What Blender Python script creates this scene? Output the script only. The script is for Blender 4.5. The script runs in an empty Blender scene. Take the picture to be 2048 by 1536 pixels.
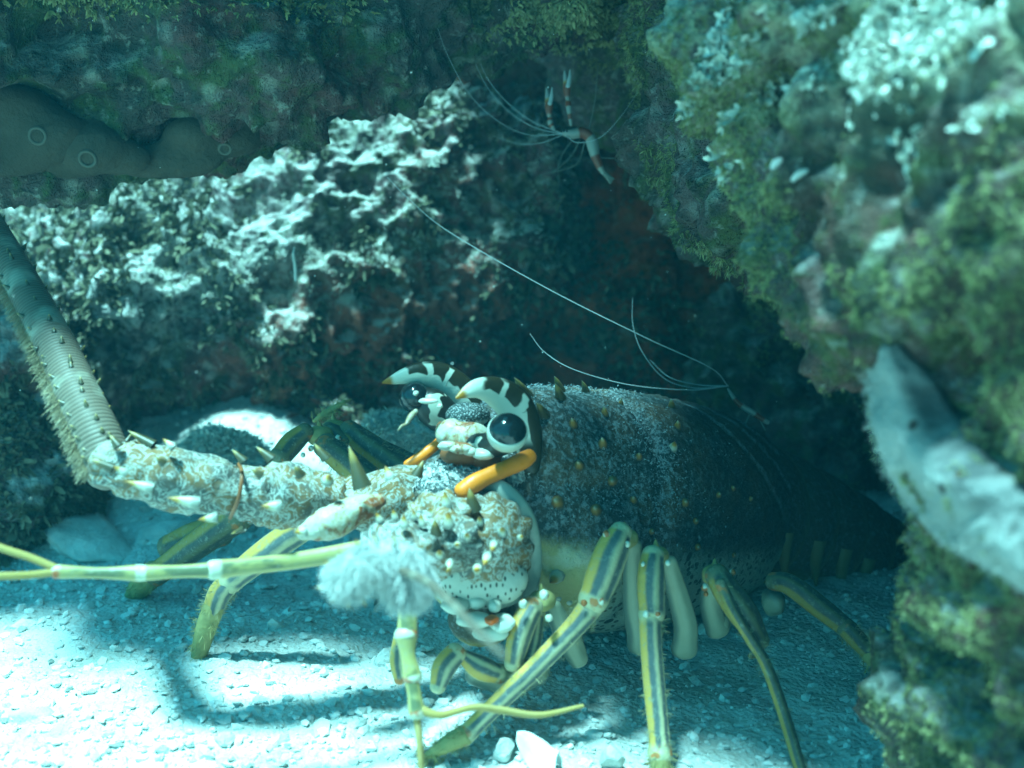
import bpy, math, random
import numpy as np
from mathutils import Vector
from mathutils.bvhtree import BVHTree

# ------------------------------------------------------------------ camera
SC = bpy.context.scene
COL = SC.collection
H, TH, F = 0.185, math.radians(10), 2196.0        # camera height (m), pitch, focal length in photo pixels
cam = bpy.data.cameras.new('camera')
cam.sensor_width = 36; cam.lens = 36*F/2048
cam.clip_start = .01; cam.clip_end = 50
cam.dof.use_dof = True; cam.dof.focus_distance = .43; cam.dof.aperture_fstop = 9.5
CAM = bpy.data.objects.new('camera', cam); COL.objects.link(CAM)
CAM.location = (0, 0, H); CAM.rotation_euler = (math.pi/2-TH, 0, 0)
SC.camera = CAM

# ------------------------------------------------------------------ light: sun and sky through sea water
SUN = Vector((-.2, -.17, .96)).normalized()        # towards the sun
world = bpy.data.worlds.new('World'); SC.world = world; world.use_nodes = True
wn, wl = world.node_tree.nodes, world.node_tree.links
bg = wn['Background']; bg.inputs['Strength'].default_value = .098
sky = wn.new('ShaderNodeTexSky'); sky.sky_type = 'NISHITA'; sky.sun_disc = False
sky.sun_elevation = math.asin(SUN.z); sky.sun_rotation = math.atan2(SUN.x, SUN.y)
tint = wn.new('ShaderNodeMix'); tint.data_type = 'RGBA'; tint.blend_type = 'MULTIPLY'
tint.inputs[0].default_value = 1; tint.inputs[7].default_value = (.08, .82, .78, 1)   # the water column takes the red out
wl.new(sky.outputs[0], tint.inputs[6]); wl.new(tint.outputs[2], bg.inputs['Color'])
sl = bpy.data.lights.new('sun', 'SUN'); sl.energy = 5; sl.angle = math.radians(7); sl.color = (.37, .94, .97)
so = bpy.data.objects.new('sun', sl); COL.objects.link(so)
so.rotation_euler = SUN.to_track_quat('Z', 'Y').to_euler(); so.location = SUN*3
SC.view_settings.view_transform = 'Standard'; SC.view_settings.look = 'None'
SC.view_settings.exposure = 2.0; SC.view_settings.gamma = 1
cy = SC.cycles
cy.use_denoising = True; cy.max_bounces = 6; cy.diffuse_bounces = 3; cy.volume_bounces = 0
cy.glossy_bounces = 2; cy.transmission_bounces = 3; cy.sample_clamp_indirect = 4
cy.caustics_reflective = False; cy.caustics_refractive = False

# ------------------------------------------------------------------ helpers
rng = np.random.default_rng(7); random.seed(7)
CT, ST = math.cos(TH), math.sin(TH)
CAMP = np.array((0, 0, H))
def P(px, py, D):                                  # a point seen at a photo pixel, D metres in front of the lens
    X, Y = (px-1024)/F*D, -(py-768)/F*D
    return np.array((X, D*CT+Y*ST, H+Y*CT-D*ST))
def gD(py, z=0): return (H-z)/(CT*(py-768)/F+ST)
def G(px, py, z=0): return P(px, py, gD(py, z))
def nrm(v):
    v = np.asarray(v, float); return v/np.maximum(np.linalg.norm(v, axis=-1, keepdims=True), 1e-12)
_T = np.random.default_rng(3).random((32, 32, 32)).astype(np.float32)
def vn(p, sc=1., seed=0):                          # value noise in 0..1
    q = np.asarray(p, float)*sc + seed*7.31
    i = np.floor(q).astype(int); f = q-i; f = f*f*(3-2*f); i &= 31; j = (i+1) & 31
    x0, y0, z0, x1, y1, z1 = i[:, 0], i[:, 1], i[:, 2], j[:, 0], j[:, 1], j[:, 2]
    fx, fy, fz = f[:, 0], f[:, 1], f[:, 2]
    a = _T[x0, y0, z0]*(1-fx)+_T[x1, y0, z0]*fx; b = _T[x0, y1, z0]*(1-fx)+_T[x1, y1, z0]*fx
    c = _T[x0, y0, z1]*(1-fx)+_T[x1, y0, z1]*fx; d = _T[x0, y1, z1]*(1-fx)+_T[x1, y1, z1]*fx
    return (a*(1-fy)+b*fy)*(1-fz)+(c*(1-fy)+d*fy)*fz
def fbm(p, sc, oct=4, seed=0, gain=.5):
    s = 0; a = 1; t = 0
    for k in range(oct):
        s = s+a*vn(p, sc*2.03**k, seed+k); t += a; a *= gain
    return s/t
def billow(p, sc, oct=3, seed=0, gain=.5):
    s = 0; a = 1; t = 0
    for k in range(oct):
        s = s+a*np.abs(2*vn(p, sc*2.03**k, seed+k)-1); t += a; a *= gain
    return s/t
def sst(a, b, x):
    t = np.clip((x-a)/(b-a), 0, 1); return t*t*(3-2*t)

def mk_mesh(name, V, groups, attr=None, smooth=True):
    me = bpy.data.meshes.new(name)
    V = np.asarray(V, np.float32); me.vertices.add(len(V)); me.vertices.foreach_set('co', V.ravel())
    groups = [np.asarray(g, np.int32) for g in groups if len(g)]
    tot = np.concatenate([np.full(len(g), g.shape[1], np.int32) for g in groups])
    idx = np.concatenate([g.ravel() for g in groups])
    me.loops.add(len(idx)); me.loops.foreach_set('vertex_index', idx)
    st = np.concatenate([[0], np.cumsum(tot)[:-1]]).astype(np.int32)
    me.polygons.add(len(tot)); me.polygons.foreach_set('loop_start', st)
    me.polygons.foreach_set('use_smooth', np.full(len(tot), smooth))
    me.update(calc_edges=True)
    if attr is not None:
        a = me.attributes.new('uvw', 'FLOAT_VECTOR', 'POINT')
        a.data.foreach_set('vector', np.asarray(attr, np.float32).ravel())
    me.validate()
    return me
class MB:                                          # collects shapes for ONE mesh object
    def __init__(s): s.V, s.Q, s.A, s.n = [], {}, [], 0
    def add(s, V, groups, A=None):
        V = np.asarray(V, float)
        for g in groups:
            g = np.asarray(g, int)
            if len(g): s.Q.setdefault(g.shape[1], []).append(g+s.n)
        s.V.append(V); s.A.append(np.zeros((len(V), 3)) if A is None else np.asarray(A, float)); s.n += len(V)
        return s
    def build(s, name, mat, parent=None, label=None, cat=None, group=None, kind=None, smooth=True):
        V = np.concatenate(s.V)
        root = parent
        while root is not None and root.parent: root = root.parent
        org = np.array(root.location) if root is not None else None
        loc = None
        if org is None:
            loc = np.array((V[:, 0].mean(), V[:, 1].mean(), V[:, 2].min())); V = V-loc
        else: V = V-org
        me = mk_mesh(name, V, [np.concatenate(g) for g in s.Q.values()], np.concatenate(s.A), smooth)
        o = bpy.data.objects.new(name, me); COL.objects.link(o)
        if loc is not None: o.location = loc
        if mat: me.materials.append(mat)
        o.parent = parent
        tag(o, label, cat, group, kind)
        return o
def tag(o, label=None, cat=None, group=None, kind=None):
    for k, v in (('label', label), ('category', cat), ('group', group), ('kind', kind)):
        if v: o[k] = v
    return o
def thing(name, label, cat, loc, group=None):
    o = bpy.data.objects.new(name, None); COL.objects.link(o); o.location = loc
    o.empty_display_size = .01
    return tag(o, label, cat, group)

def crom(pts, n):                                  # Catmull-Rom through rows of any width
    p = np.asarray(pts, float); p = np.vstack([2*p[0]-p[1], p, 2*p[-1]-p[-2]])
    out = []
    for i in range(1, len(p)-2):
        t = np.linspace(0, 1, n, endpoint=False)[:, None]
        a, b, c, d = p[i-1], p[i], p[i+1], p[i+2]
        out.append(.5*((2*b)+(-a+c)*t+(2*a-5*b+4*c-d)*t**2+(-a+3*b-3*c+d)*t**3))
    out.append(p[-2][None]); return np.vstack(out)
def grid_faces(nr, nc, wrap=True):
    r = np.arange(nr-1)[:, None]; c = np.arange(nc if wrap else nc-1)[None]
    c2 = (c+1) % nc
    return np.stack([r*nc+c, r*nc+c2, (r+1)*nc+c2, (r+1)*nc+c], -1).reshape(-1, 4)
def wpath(path): return np.array([(*P(a, b, d), r/F*d) for a, b, d, r in path])   # px, py, D, radius in px
def tube(mb, path, n=6, seg=14, flat=1., mod=None, world=False, cap=True, round_ends=True, ref=None):
    w = np.asarray(path, float) if world else wpath(path)
    w = crom(w, n); w[:, 3] = np.maximum(w[:, 3], 1e-5)
    p, r = w[:, :3], w[:, 3]
    L = np.concatenate([[0], np.cumsum(np.linalg.norm(np.diff(p, axis=0), axis=1))]); u = L/L[-1]
    if round_ends:                                 # extra rings close the ends like a dome
        def dome(pe, re, ds):
            k = np.array([.35, .7, .93]); return pe+ds*(re*k)[:, None]*.8, re*np.sqrt(1-k**2)
        d0, d1 = nrm(p[0]-p[1]), nrm(p[-1]-p[-2])
        a, ra = dome(p[0], r[0], d0); b, rb = dome(p[-1], r[-1], d1)
        p = np.vstack([a[::-1], p, b]); r = np.concatenate([ra[::-1], r, rb]); u = np.concatenate([[0]*3, u, [1]*3])
    t = nrm(np.gradient(p, axis=0))
    c = nrm(CAMP-p) if ref is None else np.tile(nrm(ref), (len(p), 1))
    n1 = nrm(c-(c*t).sum(1)[:, None]*t); n2 = np.cross(t, n1)
    th = np.linspace(0, 2*np.pi, seg, endpoint=False)
    R = np.tile(r[:, None], (1, seg))
    if mod is not None: R = R*mod(u[:, None], th[None])
    V = p[:, None]+R[..., None]*(np.cos(th)[None, :, None]*flat*n1[:, None]+np.sin(th)[None, :, None]*n2[:, None])
    A = np.stack([np.tile(u[:, None], (1, seg)), np.tile(np.cos(th), (len(u), 1)), np.tile(np.sin(th), (len(u), 1))], -1)
    nr = len(p); V = V.reshape(-1, 3); A = A.reshape(-1, 3); q = grid_faces(nr, seg)
    V = np.vstack([V, p[:1], p[-1:]]); A = np.vstack([A, A[:1], A[-2:-1]])
    i = np.arange(seg); j = (i+1) % seg
    t1 = np.stack([np.full(seg, nr*seg), j, i], -1); t2 = np.stack([np.full(seg, nr*seg+1), (nr-1)*seg+i, (nr-1)*seg+j], -1)
    mb.add(V, [q[:, ::-1], np.vstack([t1, t2])[:, ::-1]] if cap else [q[:, ::-1]], A)
    return p, n1, n2, t
def ico(sub=2):
    import bmesh
    b = bmesh.new(); bmesh.ops.create_icosphere(b, subdivisions=sub, radius=1)
    V = np.array([v.co[:] for v in b.verts]); Fc = np.array([[v.index for v in f.verts] for f in b.faces]); b.free()
    return V, Fc
ICO = {k: ico(k) for k in (1, 2, 3, 4)}
def ball(mb, c, r, sub=3, axes=None, A=None, jit=0, seed=0):
    V, Fc = ICO[sub]
    r = np.array(r if np.ndim(r) else (r, r, r))
    W = V*r
    if jit: W = W*(1+jit*(vn(V, 1.7, seed)-.5)*2)[:, None]
    if axes is not None: W = W@np.array(axes)
    return mb.add(W+np.asarray(c), [Fc], V if A is None else np.tile(A, (len(V), 1)))
def frame_of(d, ref=(0, 0, 1)):                    # rows: d, side, up
    d = nrm(d); s = np.cross(ref, d)
    if np.linalg.norm(s) < 1e-3: s = np.cross((1, 0, 0), d)
    s = nrm(s); return np.array([d, s, np.cross(d, s)])
def cone(mb, base, d, ln, r, seg=9, bend=(0, 0, 0), rows=5, sink=.15):
    d = nrm(d); fr = frame_of(d); k = np.linspace(-sink, 1, rows+1); bend = np.asarray(bend, float)
    th = np.linspace(0, 2*np.pi, seg, endpoint=False)
    V, A = [], []
    for t in k:
        rr = r*(1-max(t, 0))**.8*(1 if t >= 0 else 1.1)
        c = np.asarray(base)+d*ln*t+bend*ln*max(t, 0)**2
        V.append(c+rr*(np.cos(th)[:, None]*fr[1]+np.sin(th)[:, None]*fr[2]))
        A.append(np.stack([np.full(seg, max(t, 0)), np.cos(th), np.sin(th)], -1))
    mb.add(np.vstack(V), [grid_faces(rows+1, seg)], np.vstack(A)); return mb

# ------------------------------------------------------------------ material helpers
class NT:
    def __init__(s, name):
        s.m = bpy.data.materials.new(name); s.m.use_nodes = True
        s.t = s.m.node_tree; s.t.nodes.clear(); s.n = s.t.nodes
        s.out = s.n.new('ShaderNodeOutputMaterial'); s.b = s.n.new('ShaderNodeBsdfPrincipled')
        s.t.links.new(s.b.outputs[0], s.out.inputs[0])
        s.obj = s.n.new('ShaderNodeTexCoord').outputs['Object']
        at = s.n.new('ShaderNodeAttribute'); at.attribute_name = 'uvw'
        s.uvw = at.outputs['Vector']; sp = s.n.new('ShaderNodeSeparateXYZ'); s.link(s.uvw, sp.inputs[0])
        s.u, s.v, s.w = sp.outputs
        g = s.n.new('ShaderNodeNewGeometry'); s.geo = g
        sp = s.n.new('ShaderNodeSeparateXYZ'); s.link(g.outputs['Normal'], sp.inputs[0]); s.nz = sp.outputs[2]
        sp = s.n.new('ShaderNodeSeparateXYZ'); s.link(g.outputs['Position'], sp.inputs[0]); s.px, s.py, s.pz = sp.outputs
    def link(s, a, b): s.t.links.new(a, b)
    def put(s, sock, v):
        if hasattr(v, 'is_output'): s.link(v, sock)
        else:
            if sock.type == 'RGBA' and len(v) == 3: v = (*v, 1)
            sock.default_value = v
    def math(s, op, a, b=0., c=0., clamp=False):
        n = s.n.new('ShaderNodeMath'); n.operation = op; n.use_clamp = clamp
        s.put(n.inputs[0], a); s.put(n.inputs[1], b); s.put(n.inputs[2], c); return n.outputs[0]
    def noise(s, scale, detail=4, rough=.55, vec=None, dist=0, out=0):
        n = s.n.new('ShaderNodeTexNoise'); s.put(n.inputs['Vector'], s.obj if vec is None else vec)
        n.inputs['Scale'].default_value = scale; n.inputs['Detail'].default_value = detail
        n.inputs['Roughness'].default_value = rough; n.inputs['Distortion'].default_value = dist; return n.outputs[out]
    def vor(s, scale, vec=None, feature='F1', rand=1., out='Distance'):
        n = s.n.new('ShaderNodeTexVoronoi'); n.feature = feature; s.put(n.inputs['Vector'], s.obj if vec is None else vec)
        n.inputs['Scale'].default_value = scale; n.inputs['Randomness'].default_value = rand; return n.outputs[out]
    def ramp(s, f, stops, interp='LINEAR'):
        n = s.n.new('ShaderNodeValToRGB'); s.put(n.inputs[0], f); cr = n.color_ramp; cr.interpolation = interp
        while len(cr.elements) < len(stops): cr.elements.new(.5)
        for e, (p, c) in zip(cr.elements, stops):
            e.position = p; e.color = (*(c if np.ndim(c) else (c, c, c)), 1)
        return n.outputs[0]
    def step(s, f, a, b):                          # 0..1 between a and b
        n = s.n.new('ShaderNodeMapRange'); n.interpolation_type = 'SMOOTHSTEP'; s.put(n.inputs[0], f)
        n.inputs[1].default_value = a; n.inputs[2].default_value = b; return n.outputs[0]
    def mix(s, f, a, b, blend='MIX'):
        n = s.n.new('ShaderNodeMix'); n.data_type = 'RGBA'; n.blend_type = blend
        s.put(n.inputs[0], f); s.put(n.inputs[6], a); s.put(n.inputs[7], b); return n.outputs[2]
    def vec(s, a, scale=(1, 1, 1), loc=(0, 0, 0)):
        n = s.n.new('ShaderNodeMapping'); s.put(n.inputs[0], a); n.inputs['Scale'].default_value = scale
        n.inputs['Location'].default_value = loc; return n.outputs[0]
    def angle(s): return s.math('ARCTAN2', s.w, s.v)       # -pi..pi round a tube, 0 towards the lens
    def bump(s, h, dist=.001, strength=1., prev=None):
        n = s.n.new('ShaderNodeBump'); n.inputs['Strength'].default_value = strength; n.inputs['Distance'].default_value = dist
        s.put(n.inputs['Height'], h)
        if prev is not None: s.link(prev, n.inputs['Normal'])
        return n.outputs[0]
    def done(s, col, rough=.8, normal=None, spec=.3, sss=0, alpha=None):
        s.put(s.b.inputs['Base Color'], col); s.put(s.b.inputs['Roughness'], rough)
        s.b.inputs['Specular IOR Level'].default_value = spec
        if normal is not None: s.link(normal, s.b.inputs['Normal'])
        if sss:
            s.b.inputs['Subsurface Weight'].default_value = sss; s.b.inputs['Subsurface Scale'].default_value = .003
        if alpha is not None: s.put(s.b.inputs['Alpha'], alpha)
        return s.m

# ------------------------------------------------------------------ materials of the place
def rock_mat(name, base, base2, pale, algae, dust=.55, dust_lo=.25, red=None, pa=.5, al=.8, patch=None, zone=None):
    m = NT(name)
    a = m.noise(14, 6, .62, dist=.6); b = m.noise(55, 5, .65); c = m.noise(190, 4, .7)
    col = m.mix(m.step(a, .38, .62), base, base2)
    if red: col = m.mix(m.math('MULTIPLY', m.step(m.noise(9, 5, .6, vec=m.vec(m.obj, loc=(3, 1, 2))), .5, .62), .85), col, red)
    col = m.mix(m.math('MULTIPLY', m.step(b, .46, .62), al), col, algae)
    col = m.mix(m.math('MULTIPLY', m.step(m.vor(60, m.vec(m.obj, loc=(5, 0, 0))), .34, .1), pa), col, pale)
    col = m.mix(m.math('MULTIPLY', m.step(c, .54, .70), pa*1.1), col, pale)
    if patch: col = m.mix(m.math('MULTIPLY', m.math('MULTIPLY', m.step(m.math('ADD', m.px, m.math('MULTIPLY', a, .12)), -.12, -.08), m.step(m.math('ADD', m.pz, m.math('MULTIPLY', b, .06)), .19, .14)), .8), col, patch)
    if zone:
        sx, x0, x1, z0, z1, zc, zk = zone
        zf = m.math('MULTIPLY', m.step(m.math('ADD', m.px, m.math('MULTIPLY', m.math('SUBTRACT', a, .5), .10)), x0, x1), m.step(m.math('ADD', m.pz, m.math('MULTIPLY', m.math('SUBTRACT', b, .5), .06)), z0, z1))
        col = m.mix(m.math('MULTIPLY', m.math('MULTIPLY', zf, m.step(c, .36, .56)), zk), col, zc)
    d = m.math('MULTIPLY', m.step(m.math('ADD', m.nz, m.math('MULTIPLY', m.math('SUBTRACT', b, .5), 1.4)), dust_lo, dust_lo+.6), dust)
    col = m.mix(m.math('MULTIPLY', d, m.step(c, .22, .52)), col, (.64, .64, .60))
    col = m.mix(m.step(m.vor(120), .5, .12), col, m.mix(.55, col, (.02, .03, .025)))
    h = m.math('ADD', m.math('MULTIPLY', c, .6), m.math('MULTIPLY', m.noise(420, 3, .7), .5))
    return m.done(col, .9, m.bump(h, .006, 1, m.bump(b, .008, .8)), .15)
M = {}
M['boulder'] = rock_mat('boulder_rock', (.055, .045, .04), (.14, .08, .08), (.5, .5, .46), (.08, .10, .045), .66, .2, (.20, .07, .055), .5, .8, (.30, .095, .06), (0, -.09, -.19, .08, .13, (.46, .47, .45), .8))  # zone: sandy left side, lightened further to paint in broader sunlight
M['redrock'] = rock_mat('cave_rock', (.09, .035, .025), (.30, .065, .035), (.32, .32, .24), (.08, .085, .035), .3, .5, (.42, .085, .04), .25, .45)
M['ledge'] = rock_mat('ledge_rock', (.035, .038, .028), (.10, .07, .065), (.34, .35, .29), (.055, .09, .03), .4, .35, (.11, .045, .04), .45)
M['pillar'] = rock_mat('foreground_rock', (.036, .04, .027), (.11, .075, .07), (.40, .40, .36), (.065, .085, .028), .40, .35, (.12, .05, .04), .34, .8, None, (0, .02, .04, .185, .225, (.38, .37, .24), .65))  # zone: crusted top made paler, painting in the sunlight it lacks
M['wall'] = rock_mat('wall_rock', (.036, .04, .027), (.11, .075, .07), (.40, .40, .36), (.065, .085, .028), .40, .35, (.12, .05, .04), .34)
m = NT('pale_stone'); n = m.noise(60, 6, .65)
M['stone'] = m.done(m.mix(m.step(n, .35, .7), (.42, .42, .39), (.66, .66, .62)), .9, m.bump(m.noise(260, 5, .7), .002, .9), .15)
m = NT('coral_sand'); n = m.noise(45, 6, .6); v = m.vor(520, out='Color')
M['sand'] = m.done(m.mix(m.math('MULTIPLY', m.noise(900, 2), .5), m.mix(m.math('MULTIPLY', m.step(m.noise(16, 5, .65), .52, .68), .55), m.mix(m.step(n, .3, .7), (.58, .57, .53), (.76, .75, .71)), (.34, .35, .28)), (.3, .3, .27)), .95,
                   m.bump(m.vor(480), .0014, .6, m.bump(m.noise(200, 4, .7), .003, .8)), .1)
m = NT('coral_gravel')
M['gravel'] = m.done(m.mix(m.u, (.50, .49, .46), (.84, .83, .79)), .9, m.bump(m.noise(700, 3, .7), .001, .8), .15)
def turf_mat(name, a, b, c):
    m = NT(name); col = m.mix(m.u, a, b); col = m.mix(m.math('MULTIPLY', m.w, .75), col, c)
    return m.done(col, .9, None, .1)
M['turf_pale'] = turf_mat('pale_turf', (.20, .22, .15), (.62, .62, .54), (.75, .75, .70))
M['turf_olive'] = turf_mat('olive_turf', (.06, .075, .022), (.26, .26, .09), (.42, .40, .24))
M['turf_dark'] = turf_mat('dark_turf', (.04, .05, .03), (.14, .13, .08), (.26, .25, .18))

# ------------------------------------------------------------------ rocks: rounded masses fused, then worn rough
def bake(o):
    dg = bpy.context.evaluated_depsgraph_get(); e = o.evaluated_get(dg)
    me = bpy.data.meshes.new_from_object(e); old = o.data; o.modifiers.clear(); o.data = me
    bpy.data.meshes.remove(old); return me
def mesh_np(me):
    V = np.empty(len(me.vertices)*3, np.float32); me.vertices.foreach_get('co', V)
    N = np.empty(len(me.vertices)*3, np.float32); me.vertices.foreach_get('normal', N)
    return V.reshape(-1, 3).astype(float), N.reshape(-1, 3).astype(float)
SURF = {}
def rock(name, blobs, mat, label, cat='rock', voxel=.005, smooth=12, amp=(.02, .010, .004), sub=1, seed=0, group=None, pits=.006, kind=None):
    mb = MB()
    for c, r in blobs: ball(mb, c, r, 3)
    o = mb.build(name, mat, None, label, cat, group, kind)
    org = np.array(o.location)
    r = o.modifiers.new('r', 'REMESH'); r.mode = 'VOXEL'; r.voxel_size = voxel
    s = o.modifiers.new('s', 'SMOOTH'); s.factor = .5; s.iterations = smooth
    me = bake(o); V, N = mesh_np(me); W = V+org
    V = V+N*((fbm(W, 13, 3, seed)-.5)*2*amp[0])[:, None]
    me.vertices.foreach_set('co', V.astype(np.float32).ravel()); me.update()
    if sub:
        s = o.modifiers.new('s', 'SUBSURF'); s.levels = sub; s.render_levels = sub; me = bake(o)
    V, N = mesh_np(me); W = V+org
    d = (billow(W, 34, 3, seed+11)-.32)*-2*amp[1]+(fbm(W, 120, 3, seed+5, .6)-.5)*2*amp[2]
    d = d-pits*sst(.60, .78, fbm(W, 42, 2, seed+31))
    V = V+N*d[:, None]
    me.vertices.foreach_set('co', V.astype(np.float32).ravel()); me.polygons.foreach_set('use_smooth', np.full(len(me.polygons), True)); me.update()
    if not me.materials: me.materials.append(mat)
    SURF[o.name] = (o, org)
    return o
def face_data(o):
    me = o.data; V, _ = mesh_np(me); V = V+np.array(o.location)
    n = len(me.polygons); C = np.empty(n*3, np.float32); me.polygons.foreach_get('center', C)
    N = np.empty(n*3, np.float32); me.polygons.foreach_get('normal', N); A = np.empty(n, np.float32); me.polygons.foreach_get('area', A)
    return C.reshape(-1, 3)+np.array(o.location), N.reshape(-1, 3).astype(float), A.astype(float)
def to_px(C):
    d = C-CAMP; z = d[:, 1]*CT-d[:, 2]*ST; y = d[:, 1]*ST+d[:, 2]*CT
    z = np.where(z > .05, z, .05)
    return 1024+F*d[:, 0]/z, 768-F*y/z, z
def in_view(C, m=60):
    x, y, z = to_px(C); return (x > -m) & (x < 2048+m) & (y > -m) & (y < 1536+m) & (z > .1)
def tufts(mb, C, N, count, size, blades=5, wmask=None, seed=0, splay=.8, droop=.3, width=.12, area=None, clump=0):
    """little branching sprigs standing on a surface"""
    r = np.random.default_rng(seed); w = (area if area is not None else np.ones(len(C)))*(1 if wmask is None else wmask)
    if w.sum() <= 0: return mb
    i = r.choice(len(C), count, p=w/w.sum()); c = C[i]; n = N[i]
    c = c+r.normal(0, .0006, c.shape); sz = size*(.45+r.random(count)*1.1)*(1 if not clump else .5+vn(c, clump, seed))
    tone = np.clip(vn(c, 60, seed+3)*.6+r.random(count)*.5-.05, 0, 1)
    Vs, As = [], []
    for b in range(blades):
        d = nrm(n+r.normal(0, splay, n.shape)); s = nrm(np.cross(d, r.normal(0, 1, n.shape)))
        k = nrm(np.cross(d, s)); L = (sz*(.6+.6*r.random(count)))[:, None]; wd = L*width*(.6+.8*r.random((count, 1)))
        be = r.normal(0, .35, (count, 1))*k+np.array((0, 0, -droop))
        p0 = c; p1 = c+d*L*.5+be*L*.15; p2 = c+d*L+be*L*.55
        V = np.stack([p0-s*wd*.5, p0+s*wd*.5, p1-s*wd*.8, p1+s*wd*.8, p2-s*wd*.35, p2+s*wd*.35], 1)
        Vs.append(V.reshape(-1, 3)); t = np.repeat(tone, 6); h = np.tile([0, 0, .5, .5, 1, 1], count)
        As.append(np.stack([t, np.zeros_like(t), h*t], -1))
    V = np.vstack(Vs); k = np.arange(count*blades)[:, None]*6
    q = np.vstack([k+np.array([0, 1, 3, 2]), k+np.array([2, 3, 5, 4])])
    return mb.add(V, [q], np.vstack(As))

B = lambda x, y, D, r: (P(x, y, D), r)
# the lit boulder behind the ledge, left
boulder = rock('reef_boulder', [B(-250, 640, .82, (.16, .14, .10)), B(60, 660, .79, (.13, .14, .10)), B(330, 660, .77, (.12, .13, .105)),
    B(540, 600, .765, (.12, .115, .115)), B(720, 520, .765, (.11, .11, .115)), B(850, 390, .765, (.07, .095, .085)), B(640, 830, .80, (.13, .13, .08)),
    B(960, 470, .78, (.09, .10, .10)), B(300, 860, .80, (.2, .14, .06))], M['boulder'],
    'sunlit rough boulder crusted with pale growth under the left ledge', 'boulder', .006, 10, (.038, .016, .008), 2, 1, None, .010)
tag(boulder)
lowrock = rock('reef_rock', [B(-60, 800, .60, (.055, .05, .06)), B(-20, 960, .585, (.05, .05, .04)), B(40, 1010, .60, (.03, .03, .03))], M['boulder'],
    'dark crusted rock at the left edge behind the ringed antenna', 'rock', .004, 8, (.012, .010, .004), 1, 9)
cave = rock('cave_wall', [B(650, 760, .92, .15), B(900, 720, .90, .16), B(1180, 650, .90, .17), B(1480, 620, .92, .19), B(1800, 650, .95, .2), B(2200, 700, .95, .22),
    B(900, 350, .92, .15), B(1150, 250, .88, .17), B(1420, 250, .86, .16), B(1000, 60, .92, .16), B(700, 60, .96, .16), B(1250, -60, .86, .14), B(1100, 1000, 1.0, .2), B(1600, 1000, 1.0, .2)],
    M['redrock'], 'dark reddish rock wall at the back of the crevice behind the lobster', 'rock wall', .008, 10, (.03, .016, .005), 1, 2)
backdrop = rock('reef_slope', [((-.9, 1.15, .1), (.5, .22, .5)), ((-.3, 1.3, .15), (.5, .25, .55)), ((.3, 1.35, .2), (.5, .3, .6)), ((1.0, 1.2, .2), (.5, .5, .6))],
    M['redrock'], 'far reef slope closing off the crevice behind everything else', 'rock wall', .02, 10, (.05, .03, .01), 0, 3)
ledge = rock('rock_ledge', [((-.42, .475, .318), (.15, .068, .125)), ((-.29, .485, .313), (.12, .068, .122)), ((-.18, .50, .318), (.11, .066, .122)),
    ((-.09, .535, .335), (.09, .075, .12)), ((-.01, .565, .36), (.1, .075, .11)), ((.06, .60, .37), (.1, .08, .11)),
    ((-.20, .485, .300), (.07, .062, .115)), ((-.14, .50, .318), (.06, .064, .115)), ((-.125, .50, .276), (.065, .06, .072)), ((-.34, .458, .365), (.11, .075, .065)), ((-.20, .413, .375), (.085, .085, .065)), ((-.125, .400, .385), (.05, .07, .06))],  # the high front lip is unseen, added to shade the sand
    M['ledge'], 'overhanging mossy rock ledge in shade filling the top left corner', 'rock ledge', .005, 10, (.020, .016, .007), 1, 4, None, .010)
roof = rock('rock_roof_and_blockers', [((.10, .55, .40), (.12, .13, .11)), ((.05, .70, .42), (.12, .14, .12)), ((.25, .60, .40), (.15, .2, .13)), ((.2, .82, .40), (.25, .15, .13)), ((.12, .45, .40), (.09, .08, .09)), ((.068, .445, .42), (.080, .07, .08)), ((.040, .312, .44), (.098, .064, .08)), ((.42, .20, .50), (.2, .3, .15)), ((.36, -.10, .55), (.22, .35, .12)), ((.42, -.36, .42), (.30, .36, .28)), ((.46, -.34, .18), (.27, .34, .28)), ((.048, .385, .43), (.06, .06, .08)),  # crevice roof, plus unseen masses added to shade carapace, sand and right side
    ((.30, .40, .42), (.2, .15, .12))],
    M['redrock'], 'dark rock roof of the crevice above the shrimp, with unseen masses added to block light', 'rock roof', .007, 10, (.03, .014, .005), 1, 5)
sidewall = rock('crevice_wall', [((.17, .47, .235), (.095, .09, .09)), ((.155, .46, .185), (.09, .08, .045)), ((.12, .52, .215), (.07, .07, .06)), ((.145, .56, .245), (.09, .09, .09)), ((.19, .60, .21), (.1, .1, .1)), ((.10, .66, .30), (.08, .09, .10)), ((.24, .41, .12), (.09, .06, .10)), ((.27, .50, .1), (.085, .08, .12)),
    ((.30, .62, .12), (.1, .1, .14)), ((.25, .72, .05), (.13, .07, .11)), ((.14, .80, .05), (.12, .06, .10)), ((.2, .38, .21), (.09, .07, .08))],
    M['wall'], 'turf covered rock wall arching over the lobster tail on the right', 'rock wall', .006, 10, (.024, .016, .007), 1, 6, None, .010)
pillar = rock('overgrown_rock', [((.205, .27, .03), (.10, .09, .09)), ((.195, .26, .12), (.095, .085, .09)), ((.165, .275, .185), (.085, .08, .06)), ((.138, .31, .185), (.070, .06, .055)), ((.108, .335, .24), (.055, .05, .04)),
    ((.19, .22, .16), (.085, .07, .065)), ((.33, .10, .14), (.14, .16, .2)), ((.40, -.08, .2), (.18, .2, .25))],  # masses beside the lens are unseen, added to darken the right sand
    M['pillar'], 'large blurred foreground rock with pale crust filling the right side', 'rock', .004, 10, (.022, .018, .008), 1, 7, None, .012)

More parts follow.
